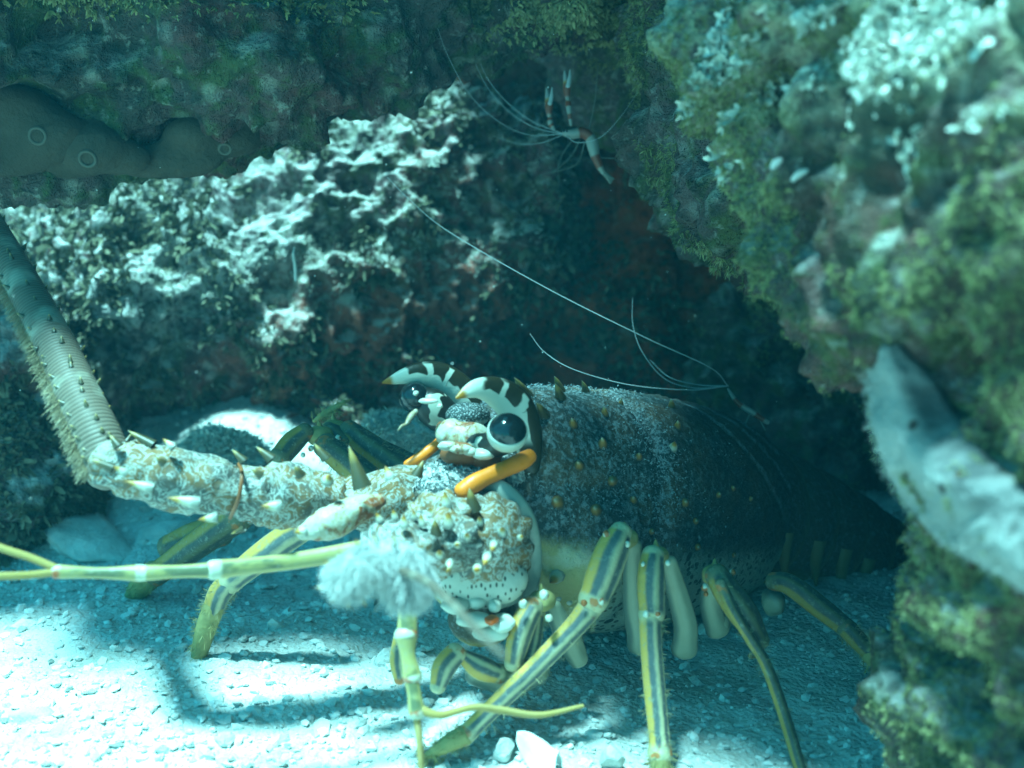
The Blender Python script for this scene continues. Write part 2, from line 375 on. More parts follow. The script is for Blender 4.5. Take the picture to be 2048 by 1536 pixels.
# ------------------------------------------------------------------ seabed
def axis(lo, hi, step, far):
    a = np.arange(lo, hi, step); g = np.cumsum(step*1.35**np.arange(1, 24)); g = g[g < far]
    return np.concatenate([lo-g[::-1], a, hi+g])
xs = axis(-.36, .36, .0022, 2.); ys = axis(.22, .9, .0022, 2.)
X, Y = np.meshgrid(xs, ys); V = np.stack([X.ravel(), Y.ravel(), np.zeros(X.size)], -1)
def sand_z(q):
    q = np.array(q, float); q[:, 2] = 0
    rise = .050*sst(.50, .72, q[:, 1])*sst(-.03, -.17, q[:, 0])*(.6+.8*fbm(q, 14, 2, 44))
    return rise+(fbm(q, 9, 2, 40)-.5)*.016+(fbm(q, 60, 3, 41)-.5)*.005+(billow(q, 210, 2, 42)-.3)*.0022
V[:, 2] = sand_z(V)
mb = MB().add(V, [grid_faces(len(ys), len(xs), False)])
seabed = mb.build('seabed', M['sand'], kind='structure')

def chunks(mb, pts, sizes, seed=0, flat=.65):      # angular coral crumbs
    r = np.random.default_rng(seed); V, Fc = ICO[1]; n = len(pts)
    for i in range(n):
        W = V*(1+r.normal(0, .22, (len(V), 1)))*(np.array((1, .55+.45*r.random(), flat*(.5+.6*r.random()))))
        a = r.random()*6.283; b = r.normal(0, .5); ca, sa, cb, sb = math.cos(a), math.sin(a), math.cos(b), math.sin(b)
        W = W@np.array(((ca, -sa, 0), (sa, ca, 0), (0, 0, 1)))@np.array(((1, 0, 0), (0, cb, -sb), (0, sb, cb)))
        mb.add(W*sizes[i]+pts[i], [Fc], np.tile((r.random(), 0, 0), (len(V), 1)))
r = np.random.default_rng(21); pts, sz = [], []
n = 9000
px = r.random(n)*2200-80; D = .34+.42*r.random(n)**1.5
py = 768+F*(H/D-ST)/CT
q = np.array([P(a, b, c) for a, b, c in zip(px, py, D)]); q[:, 2] = sand_z(q)
s = .0007+.0022*r.random(n)**3.2
s *= np.where(px > 1050, .75, 1)
q[:, 2] += s*.25
n2 = 170; px2 = r.random(n2)*1500-60; D2 = .34+.34*r.random(n2)**1.3
q2 = np.array([P(a, 768+F*(H/c-ST)/CT, c) for a, c in zip(px2, D2)]); q2[:, 2] = sand_z(q2)
s2 = .0020+.0032*r.random(n2)**2; q2[:, 2] += s2*.1
q, s = np.vstack([q, q2]), np.concatenate([s, s2])
mb = MB(); chunks(mb, q, s, 5)
mb.build('coral_gravel', M['gravel'], None, 'pale broken coral gravel strewn over the seabed', 'gravel', None, 'stuff', smooth=False)

def stone(name, label, c, r, seed, rot=0, cat='stone', group=None, tilt=0., mat='stone', j=.3):
    V, Fc = ICO[4]; rr = np.random.default_rng(seed)
    W = V.copy()
    for k in range(11):                            # flat faces broken off
        nn = nrm(rr.normal(0, 1, 3)*np.array((1, 1, .8))); d = .52+.35*rr.random(); e = W@nn-d; W = W-np.where(e > 0, e*.88, 0)[:, None]*nn
    W = W*np.array(r); W = W*(1+(fbm(V, 2.5, 4, seed)-.5)*j)[:, None]
    fr = np.array(((math.cos(rot), math.sin(rot), 0), (-math.sin(rot), math.cos(rot), 0), (0, 0, 1)))
    ty = np.array(((math.cos(tilt), 0, math.sin(tilt)), (0, 1, 0), (-math.sin(tilt), 0, math.cos(tilt))))
    mb = MB().add(W@ty@fr+np.asarray(c), [Fc], V)
    return mb.build(name, M[mat], None, label, cat, group)
def on_sand(x, y, dz=0):
    p = G(x, y)
    for _ in range(12): z = sand_z(p[None])[0]; p = G(x, y, z)
    return p+(0, 0, dz)
stone('stone_slab', 'broad pale stone slab lying under the far antenna at left', on_sand(120, 1035)+(0, .022, .0), (.07, .045, .024), 3, .2, 'stone')
stone('stone_slab', 'pointed pale stone leaning in front of the broad slab', on_sand(165, 1100)+(0, .008, .002), (.036, .022, .012), 8, -.4, 'stone', tilt=-.25)
stone('stone_slab', 'low pale stone half sunk beside the dark striped far leg', on_sand(360, 1120)+(0, .03, .0), (.035, .02, .012), 12, .1, 'stone')
mound = stone('fuzzy_stone', 'bright sunlit stone with white fuzz above the far antenna', P(450, 920, .60), (.030, .02, .016), 15, .1, 'stone')
mound2 = stone('fuzzy_stone', 'shaded blue grey fuzzy stone behind the far eye', P(790, 905, .56), (.032, .02, .022), 19, -.1, 'stone')
stone('pebble', 'round white pebble at the bottom edge right of the shell', G(1222, 1512, .004), (.005, .005, .0045), 31, 0, 'pebble', j=.12)
stone('pebble', 'small white pebble left of the curled shell', G(1008, 1500, .003), (.0042, .004, .004), 33, 0, 'pebble')
stone('pebble', 'lone pale pebble on the bright sand at bottom left', G(447, 1478, .002), (.0038, .003, .003), 35, 0, 'pebble')
stone('pebble', 'large white coral lump at the bottom left corner', G(60, 1440, .002), (.009, .007, .005), 37, 0, 'pebble')
stone('pebble', 'blunt shaded pebble below the front antennule', G(615, 1195, .002), (.008, .005, .004), 39, 0, 'pebble')

# ------------------------------------------------------------------ growth on the rocks
def grow(o, name, mat, label, count, size, mask=None, **k):
    C, N, A = face_data(o); w = A*in_view(C)*((N*nrm(CAMP-C)).sum(1) > -.35)
    if mask is not None: w = w*mask(C, N)
    mb = MB(); tufts(mb, C, N, count, size, area=w, **k)
    mb.build(name, M[mat], None, label, 'algae', None, 'stuff')
pat = lambda sc, lo, hi, sd: (lambda C, N: sst(lo, hi, fbm(C, sc, 3, sd)))
grow(boulder, 'turf_algae', 'turf_pale', 'pale crusty turf on the sunlit boulder', 36000, .0013, lambda C, N: (sst(.45, .62, fbm(C, 22, 3, 71))*sst(-.5, .5, N[:, 2])+.01)*(1-sst(-.13, -.08, C[:, 0])*sst(.16, .11, C[:, 2])), seed=1, width=.2, splay=1.)
grow(boulder, 'turf_algae', 'turf_dark', 'dark turf on the shaded side of the boulder', 9000, .005, pat(26, .45, .6, 72), seed=2, width=.22)
grow(lowrock, 'turf_algae', 'turf_dark', 'dark turf on the small rock at left', 3000, .004, pat(40, .4, .6, 73), seed=3, width=.25)
grow(ledge, 'turf_algae', 'turf_olive', 'green mossy turf on the overhanging ledge', 25000, .0019, lambda C, N: sst(.42, .6, fbm(C, 24, 3, 74))*sst(.25, .30, C[:, 2]-.0*C[:, 0]), seed=4, width=.25, droop=.5)
grow(cave, 'turf_algae', 'turf_dark', 'sparse turf on the reddish cave wall', 9000, .005, pat(18, .52, .66, 75), seed=5, width=.2)
grow(sidewall, 'turf_algae', 'turf_olive', 'olive turf hanging from the wall over the lobster', 70000, .0020, pat(20, .42, .6, 76), seed=6, width=.075, droop=.5)
grow(pillar, 'turf_algae', 'turf_olive', 'olive turf on the foreground rock', 42000, .0011, pat(24, .42, .62, 77), seed=7, width=.10, droop=.35)
grow(pillar, 'coralline_crust', 'turf_pale', 'white crusty flecks on the top of the foreground rock', 2600, .0022, lambda C, N: sst(.5, .62, fbm(C, 26, 3, 78))*sst(.17, .23, C[:, 2])*sst(-.4, .4, N[:, 2]), seed=8, width=.42, splay=1.2, blades=4)
grow(cave, 'turf_algae', 'turf_pale', 'pale growth in patches on the cave wall above the lobster back', 1500, .006, lambda C, N: (lambda x, y: np.exp(-((x-1095)/28)**2-((y-425)/26)**2)+np.exp(-((x-1062)/16)**2-((y-500)/35)**2)+.8*np.exp(-((x-1066)/12)**2-((y-590)/25)**2)+np.exp(-((x-1020)/30)**2-((y-365)/20)**2))(*to_px(C)[:2]), seed=15, width=.2)
grow(mound, 'turf_algae', 'turf_pale', 'white fuzz on the sunlit stone', 3500, .0035, None, seed=9, width=.12, splay=.7)
grow(mound2, 'turf_algae', 'turf_pale', 'grey fuzz on the shaded stone behind the eye', 3000, .0025, None, seed=10, width=.12, splay=.7)

# ------------------------------------------------------------------ lobster materials
m = NT('carapace_shell')
cs = m.v; sn = m.w                                  # cos and sin of the ring angle: side, top
n1 = m.noise(38, 5, .6); n2 = m.noise(420, 3, .75); n3 = m.noise(90, 5, .7)
top = m.mix(m.step(n1, .4, .65), (.020, .034, .034), (.075, .050, .028))
low = m.mix(m.step(m.math('ADD', m.vor(330), m.math('MULTIPLY', m.noise(120), -.1)), .24, .36), (.05, .06, .05), (.27, .31, .25))
low = m.mix(m.step(m.vor(70), .17, .12), low, (.02, .025, .02))
low = m.mix(m.step(m.math('ADD', m.u, m.math('MULTIPLY', n3, .1)), .36, .22), low, m.mix(m.step(n1, .45, .6), (.42, .34, .14), (.5, .46, .32)))
edge = m.math('ADD', sn, m.math('MULTIPLY', m.math('SUBTRACT', n3, .5), .35))
col = m.mix(m.step(edge, -.12, -.34), top, low)
ft = m.math('ADD', m.step(m.u, .75, .05), m.step(m.math('ABSOLUTE', m.math('SUBTRACT', m.u, .36)), .05, .0))
fz = m.math('MULTIPLY', m.step(m.math('ADD', n2, m.math('MULTIPLY', m.math('SUBTRACT', n3, .5), .5)), .60, .42), m.math('MULTIPLY', ft, .75), clamp=True)
fz = m.math('MULTIPLY', m.step(n2, .46, .62), m.math('ADD', m.math('MULTIPLY', m.step(n3, .35, .65), .55), m.math('MULTIPLY', ft, .5)), clamp=True)
fz = m.math('MULTIPLY', fz, m.step(sn, -.45, .0))
for s0 in (.975, 1.115, 1.235):
    ln = m.step(m.math('ABSOLUTE', m.math('SUBTRACT', m.math('ADD', m.math('ADD', m.u, m.math('MULTIPLY', sn, .34)), m.math('MULTIPLY', m.math('SUBTRACT', n3, .5), .03)), s0)), .014, .003)
    fz = m.math('MAXIMUM', fz, m.math('MULTIPLY', m.math('MULTIPLY', ln, m.step(sn, -.1, .2)), m.math('MULTIPLY', m.step(n2, .3, .6), m.math('MULTIPLY', m.step(m.u, .4, .5), .9))))
col = m.mix(m.math('MULTIPLY', fz, .62), col, (.27, .33, .35))
M['carapace'] = m.done(col, .5, m.bump(n2, .0016, .8, m.bump(n3, .002, .5)), .4)

m = NT('silt'); M['silt'] = m.done((.24, .29, .30), .9, None, .1)
m = NT('mottled_shell')                             # antenna bases: grey brown with fine white scrawls
n1 = m.noise(160, 3, .6, dist=2.2); n2 = m.noise(60, 4, .6); n3 = m.noise(500, 3, .7)
lab = m.math('ABSOLUTE', m.math('SUBTRACT', n1, .5))
col = m.mix(m.step(n2, .4, .6), (0.0795, 0.0816, 0.0731), (0.179, 0.094, 0.0342))
col = m.mix(m.step(lab, .05, .02), col, (0.289, 0.297, 0.263))
col = m.mix(m.math('MULTIPLY', m.step(m.noise(45, 4, .6, vec=m.vec(m.obj, loc=(2, 0, 1))), .56, .68), .7), col, (0.273, 0.268, 0.224))
col = m.mix(m.math('MULTIPLY', m.step(n3, .56, .66), .35), col, (0.348, 0.356, 0.332))
M['mottled'] = m.done(col, .6, m.bump(n1, .0006, .7, m.bump(n3, .0004, .5)), .35)

m = NT('pale_plate')                                # granular white plates of the face
n1 = m.noise(520, 4, .75); n2 = m.noise(90, 4)
col = m.mix(m.step(n1, .38, .58), (0.186, 0.205, 0.198), (0.484, 0.496, 0.484)); col = m.mix(m.math('MULTIPLY', m.step(n2, .55, .7), .5), col, (0.198, 0.155, 0.0868))
M['plate'] = m.done(col, .75, m.bump(n1, .0012, 1), .2)
m = NT('spotted_shell')                             # cream underside with rows of dark dots
sp = m.vor(430, m.vec(m.obj, (1.6, 1, .8)))
col = m.mix(m.step(sp, .34, .22), m.mix(m.noise(70, 3), (0.33, 0.336, 0.276), (0.45, 0.444, 0.384)), (0.03, 0.036, 0.03))
M['spotted'] = m.done(col, .5, m.bump(m.noise(300, 3), .0006, .5), .4)
m = NT('face_shell')
n1 = m.noise(130, 4, .6, dist=.8)
col = m.mix(m.math('MULTIPLY', m.step(m.noise(700, 3), .5, .65), .35), m.ramp(n1, [(.40, (0.211, 0.062, 0.0186)), (.46, (0.322, 0.236, 0.136)), (.56, (0.409, 0.384, 0.31)), (.75, (0.36, 0.26, 0.149))]), (0.465, 0.477, 0.459))
M['face'] = m.done(col, .45, m.bump(m.noise(300, 4), .001, .6), .4)
m = NT('hood_shell'); g = m.vor(1300)
col = m.mix(m.step(m.w, -.1, -.5), m.mix(m.step(g, .2, .5), (0.252, 0.276, 0.276), (0.024, 0.036, 0.036)), (0.432, 0.438, 0.408))
M['hood'] = m.done(col, .5, m.bump(g, .0005, .8), .4)

m = NT('horn_shell')                                # brown-black blotches on cream, orange tip
wb = m.math('SUBTRACT', m.noise(95, 2, .5), .5); wb2 = m.math('SUBTRACT', m.noise(150, 2, .5, vec=m.vec(m.obj, loc=(1, 2, 0))), .5)
ww = m.math('ADD', m.w, m.math('MULTIPLY', wb, 1.5)); uu = m.math('ADD', m.u, m.math('MULTIPLY', wb2, .12))
dark = m.math('SUBTRACT', m.step(ww, -.12, .0), m.math('MULTIPLY', m.step(uu, .46, .42), m.step(ww, .30, .22)), clamp=True)
for u0 in (.47, .635): dark = m.math('MULTIPLY', dark, m.step(m.math('ABSOLUTE', m.math('SUBTRACT', uu, u0)), .018, .032))
dark = m.math('MULTIPLY', dark, m.step(uu, .80, .775))
dark = m.math('MAXIMUM', dark, m.math('MULTIPLY', m.step(m.u, .22, .14), m.step(m.w, -.9, -.6)))
dark = m.math('MAXIMUM', dark, m.math('MULTIPLY', m.step(m.w, .78, .9), m.step(m.u, .72, .6)))
col = m.mix(dark, (0.517, 0.524, 0.435), m.mix(m.noise(300, 3), (0.0109, 0.00952, 0.00544), (0.0408, 0.0306, 0.0109)))
col = m.mix(m.step(m.u, .90, .95), col, (0.34, 0.136, 0.0136))
M['horn'] = m.done(col, .42, m.bump(m.noise(600, 3), .0003, .6), .45)

m = NT('eye_cornea'); M['cornea'] = m.done(m.mix(m.noise(200), (.006, .010, .012), (.012, .02, .022)), 0.14, m.bump(m.noise(900, 2), .0001, .5), .5)
m = NT('eye_cup'); M['cup'] = m.done((0.488, 0.488, 0.409), .35, None, .45)
m = NT('eye_stalk'); n1 = m.noise(110, 2)
M['stalk'] = m.done(m.mix(m.step(n1, .60, .63), (0.0119, 0.0106, 0.00792), (0.396, 0.396, 0.317)), .4, None, .45)
m = NT('rust_shell'); M['rust'] = m.done(m.mix(m.noise(200, 3), (0.132, 0.033, 0.0099), (0.297, 0.106, 0.033)), .45, None, .4)
m = NT('collar_shell'); M['collar'] = m.done(m.mix(m.step(m.noise(70, 4), .4, .7), (0.224, 0.244, 0.205), (0.37, 0.356, 0.297)), .45, m.bump(m.noise(300), .0004, .5), .4)
m = NT('orange_shell'); n1 = m.noise(90, 3)
M['orange'] = m.done(m.mix(m.step(m.math('ADD', m.v, m.math('MULTIPLY', n1, 1.1)), .2, .9), (.55, .09, .008), (.86, .20, .012)), .42, m.bump(m.noise(260, 4), .0005, .6), .4)
m = NT('spine_shell')
M['spine'] = m.done(m.ramp(m.u, [(.0, (0.14, 0.14, 0.112)), (.18, (0.42, 0.406, 0.336)), (.45, (0.42, 0.378, 0.252)), (.62, (0.385, 0.196, 0.028)), (.95, (0.196, 0.077, 0.0105))]), .4, None, .45)
m = NT('dark_spine_shell')
M['dspine'] = m.done(m.ramp(m.u, [(.0, (0.049, 0.042, 0.021)), (.5, (0.077, 0.056, 0.021)), (.72, (0.252, 0.161, 0.042)), (.92, (0.294, 0.21, 0.084)), (1, (0.49, 0.49, 0.42))]), .4, None, .45)

m = NT('knob_shell'); M['bspine'] = m.done(m.ramp(m.u, [(.0, (.05, .045, .03)), (.25, (.20, .10, .025)), (.6, (.34, .16, .03)), (.8, (.36, .30, .18)), (1, (.5, .47, .36))]), .4, None, .45)
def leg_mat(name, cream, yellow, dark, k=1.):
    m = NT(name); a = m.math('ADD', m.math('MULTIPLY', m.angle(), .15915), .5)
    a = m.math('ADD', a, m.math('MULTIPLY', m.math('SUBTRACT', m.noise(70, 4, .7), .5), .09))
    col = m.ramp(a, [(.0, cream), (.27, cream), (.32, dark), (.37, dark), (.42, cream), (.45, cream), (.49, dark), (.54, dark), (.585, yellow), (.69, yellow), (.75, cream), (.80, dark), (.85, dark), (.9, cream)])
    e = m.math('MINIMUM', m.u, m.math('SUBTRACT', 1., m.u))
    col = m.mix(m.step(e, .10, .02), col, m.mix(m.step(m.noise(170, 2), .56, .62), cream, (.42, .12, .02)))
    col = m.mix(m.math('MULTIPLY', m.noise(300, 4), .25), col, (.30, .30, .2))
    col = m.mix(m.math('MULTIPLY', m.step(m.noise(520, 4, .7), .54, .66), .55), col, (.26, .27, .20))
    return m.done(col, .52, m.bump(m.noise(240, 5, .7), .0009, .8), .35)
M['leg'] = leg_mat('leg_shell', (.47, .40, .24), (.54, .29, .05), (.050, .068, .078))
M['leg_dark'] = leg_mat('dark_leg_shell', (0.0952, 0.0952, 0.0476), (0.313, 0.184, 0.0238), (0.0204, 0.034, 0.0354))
m = NT('pale_leg_shell'); n1 = m.noise(50, 3)
M['leg_pale'] = m.done(m.mix(m.step(m.math('ADD', m.w, m.math('MULTIPLY', m.math('SUBTRACT', n1, .5), .6)), .35, .85), m.mix(n1, (.22, .23, .15), (.36, .35, .25)), (.10, .125, .10)), .4, m.bump(m.noise(200), .0006, .6), .4)
m = NT('hairy_leg_tip'); n1 = m.noise(120, 4)
M['leg_tip'] = m.done(m.mix(n1, (0.231, 0.184, 0.068), (0.408, 0.34, 0.136)), .6, m.bump(m.noise(400, 3), .0008, .8), .25)
m = NT('joint_shell'); M['joint'] = m.done(m.mix(m.step(m.noise(210, 2), .54, .60), (0.503, 0.49, 0.394), (0.299, 0.0884, 0.017)), .4, None, .45)
m = NT('antennule_shell'); n1 = m.noise(60, 3, vec=m.vec(m.obj, (1, 1, 2.5)))
e = m.math('MINIMUM', m.u, m.math('SUBTRACT', 1., m.u))
col = m.mix(m.step(n1, .46, .6), (.27, .23, .085), (.095, .105, .05))
col = m.mix(m.step(m.math('ABSOLUTE', m.w), .5, .8), col, (.33, .26, .10)); col = m.mix(m.math('MULTIPLY', m.step(m.noise(520, 4, .7), .54, .66), .5), col, (.22, .22, .16))
M['antennule'] = m.done(m.mix(m.step(e, .07, .03), col, m.mix(m.step(m.noise(140), .5, .6), (0.422, 0.408, 0.299), (0.313, 0.0748, 0.0136))), .4, m.bump(m.noise(300), .0004, .4), .4)
m = NT('antennule_whip'); M['whip'] = m.done(m.mix(m.noise(80), (0.326, 0.204, 0.0408), (0.408, 0.286, 0.109)), .5, m.bump(m.math('SINE', m.math('MULTIPLY', m.u, 400.)), .0003, .6), .3)
m = NT('flagellum_shell')
rg = m.math('SINE', m.math('MULTIPLY', m.u, 760.))
col = m.mix(m.step(rg, -.2, .8), (.10, .075, .055), (.16, .12, .09)); col = m.mix(m.step(m.noise(60, 3), .5, .7), col, (0.272, 0.245, 0.19))
M['flagellum'] = m.done(col, .5, m.bump(m.math('ADD', rg, m.math('MULTIPLY', m.noise(160, 4), 1.5)), .0002, .5), .25)
m = NT('fringe_hair'); M['fringe'] = m.done(m.mix(m.w, (0.26, 0.19, 0.10), (0.32, 0.29, 0.23)), .7, None, .2)
m = NT('bristle'); M['hair'] = m.done((.30, .26, .14), .7, None, .2)
m = NT('plume_hair'); M['plume'] = m.done(m.mix(m.u, (0.394, 0.394, 0.367), (0.578, 0.578, 0.558)), .8, None, .15)
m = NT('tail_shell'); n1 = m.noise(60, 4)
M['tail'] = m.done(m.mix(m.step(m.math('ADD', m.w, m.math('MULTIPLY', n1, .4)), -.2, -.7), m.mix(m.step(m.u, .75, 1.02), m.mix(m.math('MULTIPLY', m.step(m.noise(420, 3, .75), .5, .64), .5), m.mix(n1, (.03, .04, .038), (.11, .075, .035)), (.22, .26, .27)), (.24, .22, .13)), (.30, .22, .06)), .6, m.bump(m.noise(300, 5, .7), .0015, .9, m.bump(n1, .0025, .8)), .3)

m = NT('tail_edge'); M['tail_edge'] = m.done(m.mix(m.noise(120, 3), (.12, .085, .025), (.22, .18, .08)), .45, None, .4)

# ------------------------------------------------------------------ spiny lobster
LOB = thing('spiny_lobster', 'large spiny lobster with black eyes and blotched horns crouched on the sand under the ledge', 'lobster', tuple(P(1060, 1120, .42)*(1, 1, 0)))
def hairs(mb, pts, nrmls, count, size, seed=0, width=.06, splay=.5):
    return tufts(mb, np.asarray(pts), np.asarray(nrmls), count, size, blades=2, seed=seed, width=width, splay=splay, droop=.05)

C0, C1 = P(965, 1000, .40), P(1416, 1010, .52)
AX = nrm((C1-C0)*(1, 1, .0)+np.array((0, 0, C1[2]-C0[2]))); LAT = nrm(np.cross(AX, (0, 0, 1))); UP = np.cross(LAT, AX)
STN = np.array([(-.04, .027, .026, .018), (0, .0345, .031, .024), (.06, .040, .037, .029), (.15, .0435, .043, .0345), (.30, .0455, .050, .0415), (.345, .0445, .051, .0420), (.39, .0465, .052, .0435), (.55, .048, .052, .0455),
                (.72, .0475, .051, .046), (.88, .045, .048, .0445), (1.0, .042, .044, .0425), (1.04, .036, .037, .036)])
LEN = np.linalg.norm(C1-C0)
def shell(s, ph):
    s = np.atleast_1d(s).astype(float); ph = np.atleast_1d(ph).astype(float)
    h = np.interp(s, STN[:, 0], STN[:, 1]); hb = np.interp(s, STN[:, 0], STN[:, 2]); w = np.interp(s, STN[:, 0], STN[:, 3])
    c, q = np.cos(ph), np.sin(ph)
    cc = np.sign(c)*np.abs(c)**.86; qq = np.sign(q)*np.abs(q)**.92
    k = 1-.035*np.exp(-((s-.345)/.022)**2)*(q > -.75)         # neck groove
    k = k+.11*np.exp(-((s-.17)/.085)**2-((ph+.32)/.34)**2)-.05*np.exp(-((s-.17)/.16)**2-((ph-.22)/.10)**2)    # cheek and the crease above it
    k = k-.03*np.exp(-((ph-math.pi/2)/.06)**2)*(s > .36)
    for s0 in (.96, 1.10, 1.22): k = k-.022*np.exp(-((s+.34*q-s0)/.014)**2)*sst(-.15, .1, q)*(s > .4)
    return C0+AX*(s*LEN)[..., None]+LAT*(w*cc*k)[..., None]+UP*(np.where(q > 0, h, hb)*qq*k)[..., None]
def shell_n(s, ph):
    e = .004; a = shell(s+e, ph)-shell(s-e, ph); b = shell(s, ph+e)-shell(s, ph-e); n = nrm(np.cross(a, b))
    return n*np.sign(((shell(s, ph)-C0-AX*(np.atleast_1d(s)*LEN)[:, None])*n).sum(-1))[:, None]
ns, na = 200, 260
S, PH = np.meshgrid(np.linspace(-.04, 1.04, ns), np.linspace(0, 2*np.pi, na, endpoint=False), indexing='ij')
s, ph = S.ravel(), PH.ravel(); pw = np.where(ph > np.pi, ph-2*np.pi, ph)
V = shell(s, pw)
N = shell_n(s, pw)
V = V+N*(((fbm(V, 90, 3, 61)-.5)*.0022+(billow(V, 320, 2, 62)-.3)*.0010)*sst(-1.0, -.3, np.sin(pw))[:])[:, None]
mb = MB().add(V, [grid_faces(ns, na)], np.stack([s, np.cos(pw), np.sin(pw)], -1))
carapace = mb.build('carapace', M['carapace'], LOB)
SN = N.copy(); SV = V.copy()
# silt and fuzz caught on the shell
w = sst(-.35, .2, np.sin(pw))*(sst(.8, .1, s)+1.5*np.exp(-((s-.36)/.03)**2))*sst(.40, .62, fbm(V, 60, 3, 63))*((N*nrm(CAMP-V)).sum(1) > -.3)+1e-6
mb = MB(); tufts(mb, V, N, 4500, .0006, 4, w, 64, splay=.8, width=.22)
mb.build('fuzz', M['silt'], carapace, kind='stuff')
def spine(parent, base, d, ln, r, mat='spine', bend=(0, 0, 0)):
    return cone(MB(), base, d, ln, r, bend=bend).build('spine', M[mat], parent)
fw = -AX
for s, ph, ln, r, mt in [(.06, 1.45, .012, .0042, 'dspine'), (.05, 1.05, .010, .0036, 'dspine'), (.13, 1.25, .010, .0034, 'dspine'), (.19, 1.5, .008, .003, 'dspine'), (.11, .85, .006, .0026, 'dspine'), (.17, .62, .006, .0024, 'spine'),
    (.22, .98, .006, .0024, 'dspine'), (.10, .42, .006, .0024, 'spine'), (.19, .30, .006, .0026, 'spine'), (.27, .52, .005, .0022, 'dspine'), (.05, .10, .005, .0030, 'spine'), (.14, .06, .005, .0028, 'spine'), (.25, .15, .004, .0020, 'spine'),
    (.31, -.05, .003, .0018, 'spine'), (.09, -.55, .0075, .0034, 'spine'), (.25, -.62, .004, .0021, 'spine'), (.02, -.62, .006, .0028, 'spine'), (.40, .62, .005, .0022, 'spine'), (.42, .15, .004, .0024, 'spine'), (.47, .02, .004, .0024, 'dspine'),
    (.56, .22, .004, .0022, 'dspine'), (.63, .28, .0035, .0022, 'dspine'), (.72, .20, .0035, .002, 'dspine'), (.50, -.15, .003, .0024, 'dspine'), (.60, -.30, .003, .0024, 'dspine'), (.68, -.22, .003, .002, 'dspine'), (.46, .85, .004, .002, 'spine'),
    (.52, 1.15, .004, .002, 'spine'), (.33, 1.2, .005, .002, 'dspine'), (.26, 1.42, .007, .0026, 'dspine')]:
    p = shell(s, ph)[0]; n = shell_n(np.array([s]), np.array([ph]))[0]
    if mt == 'dspine': ln *= .72; r *= .8
    spine(carapace, p, n+fw*.7+UP*.2, ln, r*.85, 'bspine' if ph > -.3 and (mt == 'spine' and s < .2 or ln < .005) else mt, fw*.3)
for k in range(7):
    s = .07+.032*k; p = shell(s, -.80)[0]; n = shell_n(np.array([s]), np.array([-.80]))[0]
    ball(MB(), p, .0012, 2).build('knob', M['joint'], carapace)

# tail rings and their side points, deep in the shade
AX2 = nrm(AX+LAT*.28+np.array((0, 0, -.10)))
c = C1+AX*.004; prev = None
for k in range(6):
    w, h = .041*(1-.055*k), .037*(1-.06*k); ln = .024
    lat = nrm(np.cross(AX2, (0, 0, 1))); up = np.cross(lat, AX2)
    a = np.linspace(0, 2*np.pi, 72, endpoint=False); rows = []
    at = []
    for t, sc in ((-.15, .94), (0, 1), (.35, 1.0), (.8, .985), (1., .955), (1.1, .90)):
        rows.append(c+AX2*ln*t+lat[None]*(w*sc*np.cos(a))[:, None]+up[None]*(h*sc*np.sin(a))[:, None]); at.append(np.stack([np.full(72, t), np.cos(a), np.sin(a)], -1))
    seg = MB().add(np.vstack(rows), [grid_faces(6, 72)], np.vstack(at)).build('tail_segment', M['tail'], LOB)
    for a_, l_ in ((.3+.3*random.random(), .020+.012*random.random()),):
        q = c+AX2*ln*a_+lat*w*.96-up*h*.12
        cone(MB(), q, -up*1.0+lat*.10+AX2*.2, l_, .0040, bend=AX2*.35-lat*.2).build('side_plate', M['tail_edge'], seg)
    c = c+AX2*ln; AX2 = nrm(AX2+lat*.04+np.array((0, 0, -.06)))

# -------- head
def lumps(name, items, mat, parent=LOB, jit=.12, sub=3):
    mb = MB()
    for i, (x, y, d, r) in enumerate(items):
        r = np.array(r if np.ndim(r) else (r, r, r), float)/F*d
        ball(mb, P(x, y, d), r, sub, None, None, jit, i+3)
    return mb.build(name, M[mat], parent)
collar = MB(); tube(collar, [(955, 962, .376, 10), (1005, 980, .372, 18), (1045, 1030, .372, 22), (1062, 1095, .376, 21), (1060, 1160, .380, 19), (1038, 1210, .385, 14), (1000, 1235, .39, 8)], 8, 16, .5)
collar.build('collar', M['collar'], LOB)
lumps('head', [(985, 900, .402, (95, 80, 80)), (930, 960, .400, (110, 60, 60)), (1010, 1010, .40, (70, 90, 80)), (940, 1140, .40, (90, 80, 90))], 'carapace', jit=.05)
plate = lumps('face_plate', [(893, 972, .382, (78, 45, 42)), (850, 985, .385, (60, 40, 40)), (945, 985, .383, (55, 38, 40)), (1000, 935, .388, (55, 45, 40))], 'plate', jit=.08)
C, Nn, A = face_data(plate); C = C-np.array(plate.location)+np.array(LOB.location)
mb = MB(); tufts(mb, C, Nn, 3500, .0010, 4, A*((Nn*nrm(CAMP-C)).sum(1) > -.2), 66, splay=.9, width=.25); mb.build('fuzz', M['plume'], plate, kind='stuff')
face = lumps('face', [(932, 880, .387, (54, 40, 40)), (905, 868, .387, (34, 30, 32)), (958, 890, .386, (36, 32, 32)), (885, 866, .390, (14, 20, 24))], 'face', jit=.1)
lumps('lip_edge', [(925, 908, .381, (46, 22, 26)), (970, 915, .382, (36, 24, 22))], 'rust', face, .1)
lumps('lip_bar', [(897, 892, .3755, (22, 11, 10)), (922, 898, .3745, (24, 11, 10)), (942, 904, .3745, (14, 9, 9))], 'face', face, .15)
lumps('lip_facet', [(968, 908, .3755, (24, 20, 12)), (985, 898, .378, (20, 20, 14))], 'cup', face, .12)
lumps('brow_hood', [(936, 830, .392, (46, 36, 26)), (925, 850, .389, (36, 20, 20))], 'hood', jit=.06)
def horn(path, name='horn'):
    mb = MB(); tube(mb, path, 10, 20, .62); return mb.build(name, M['horn'], LOB)
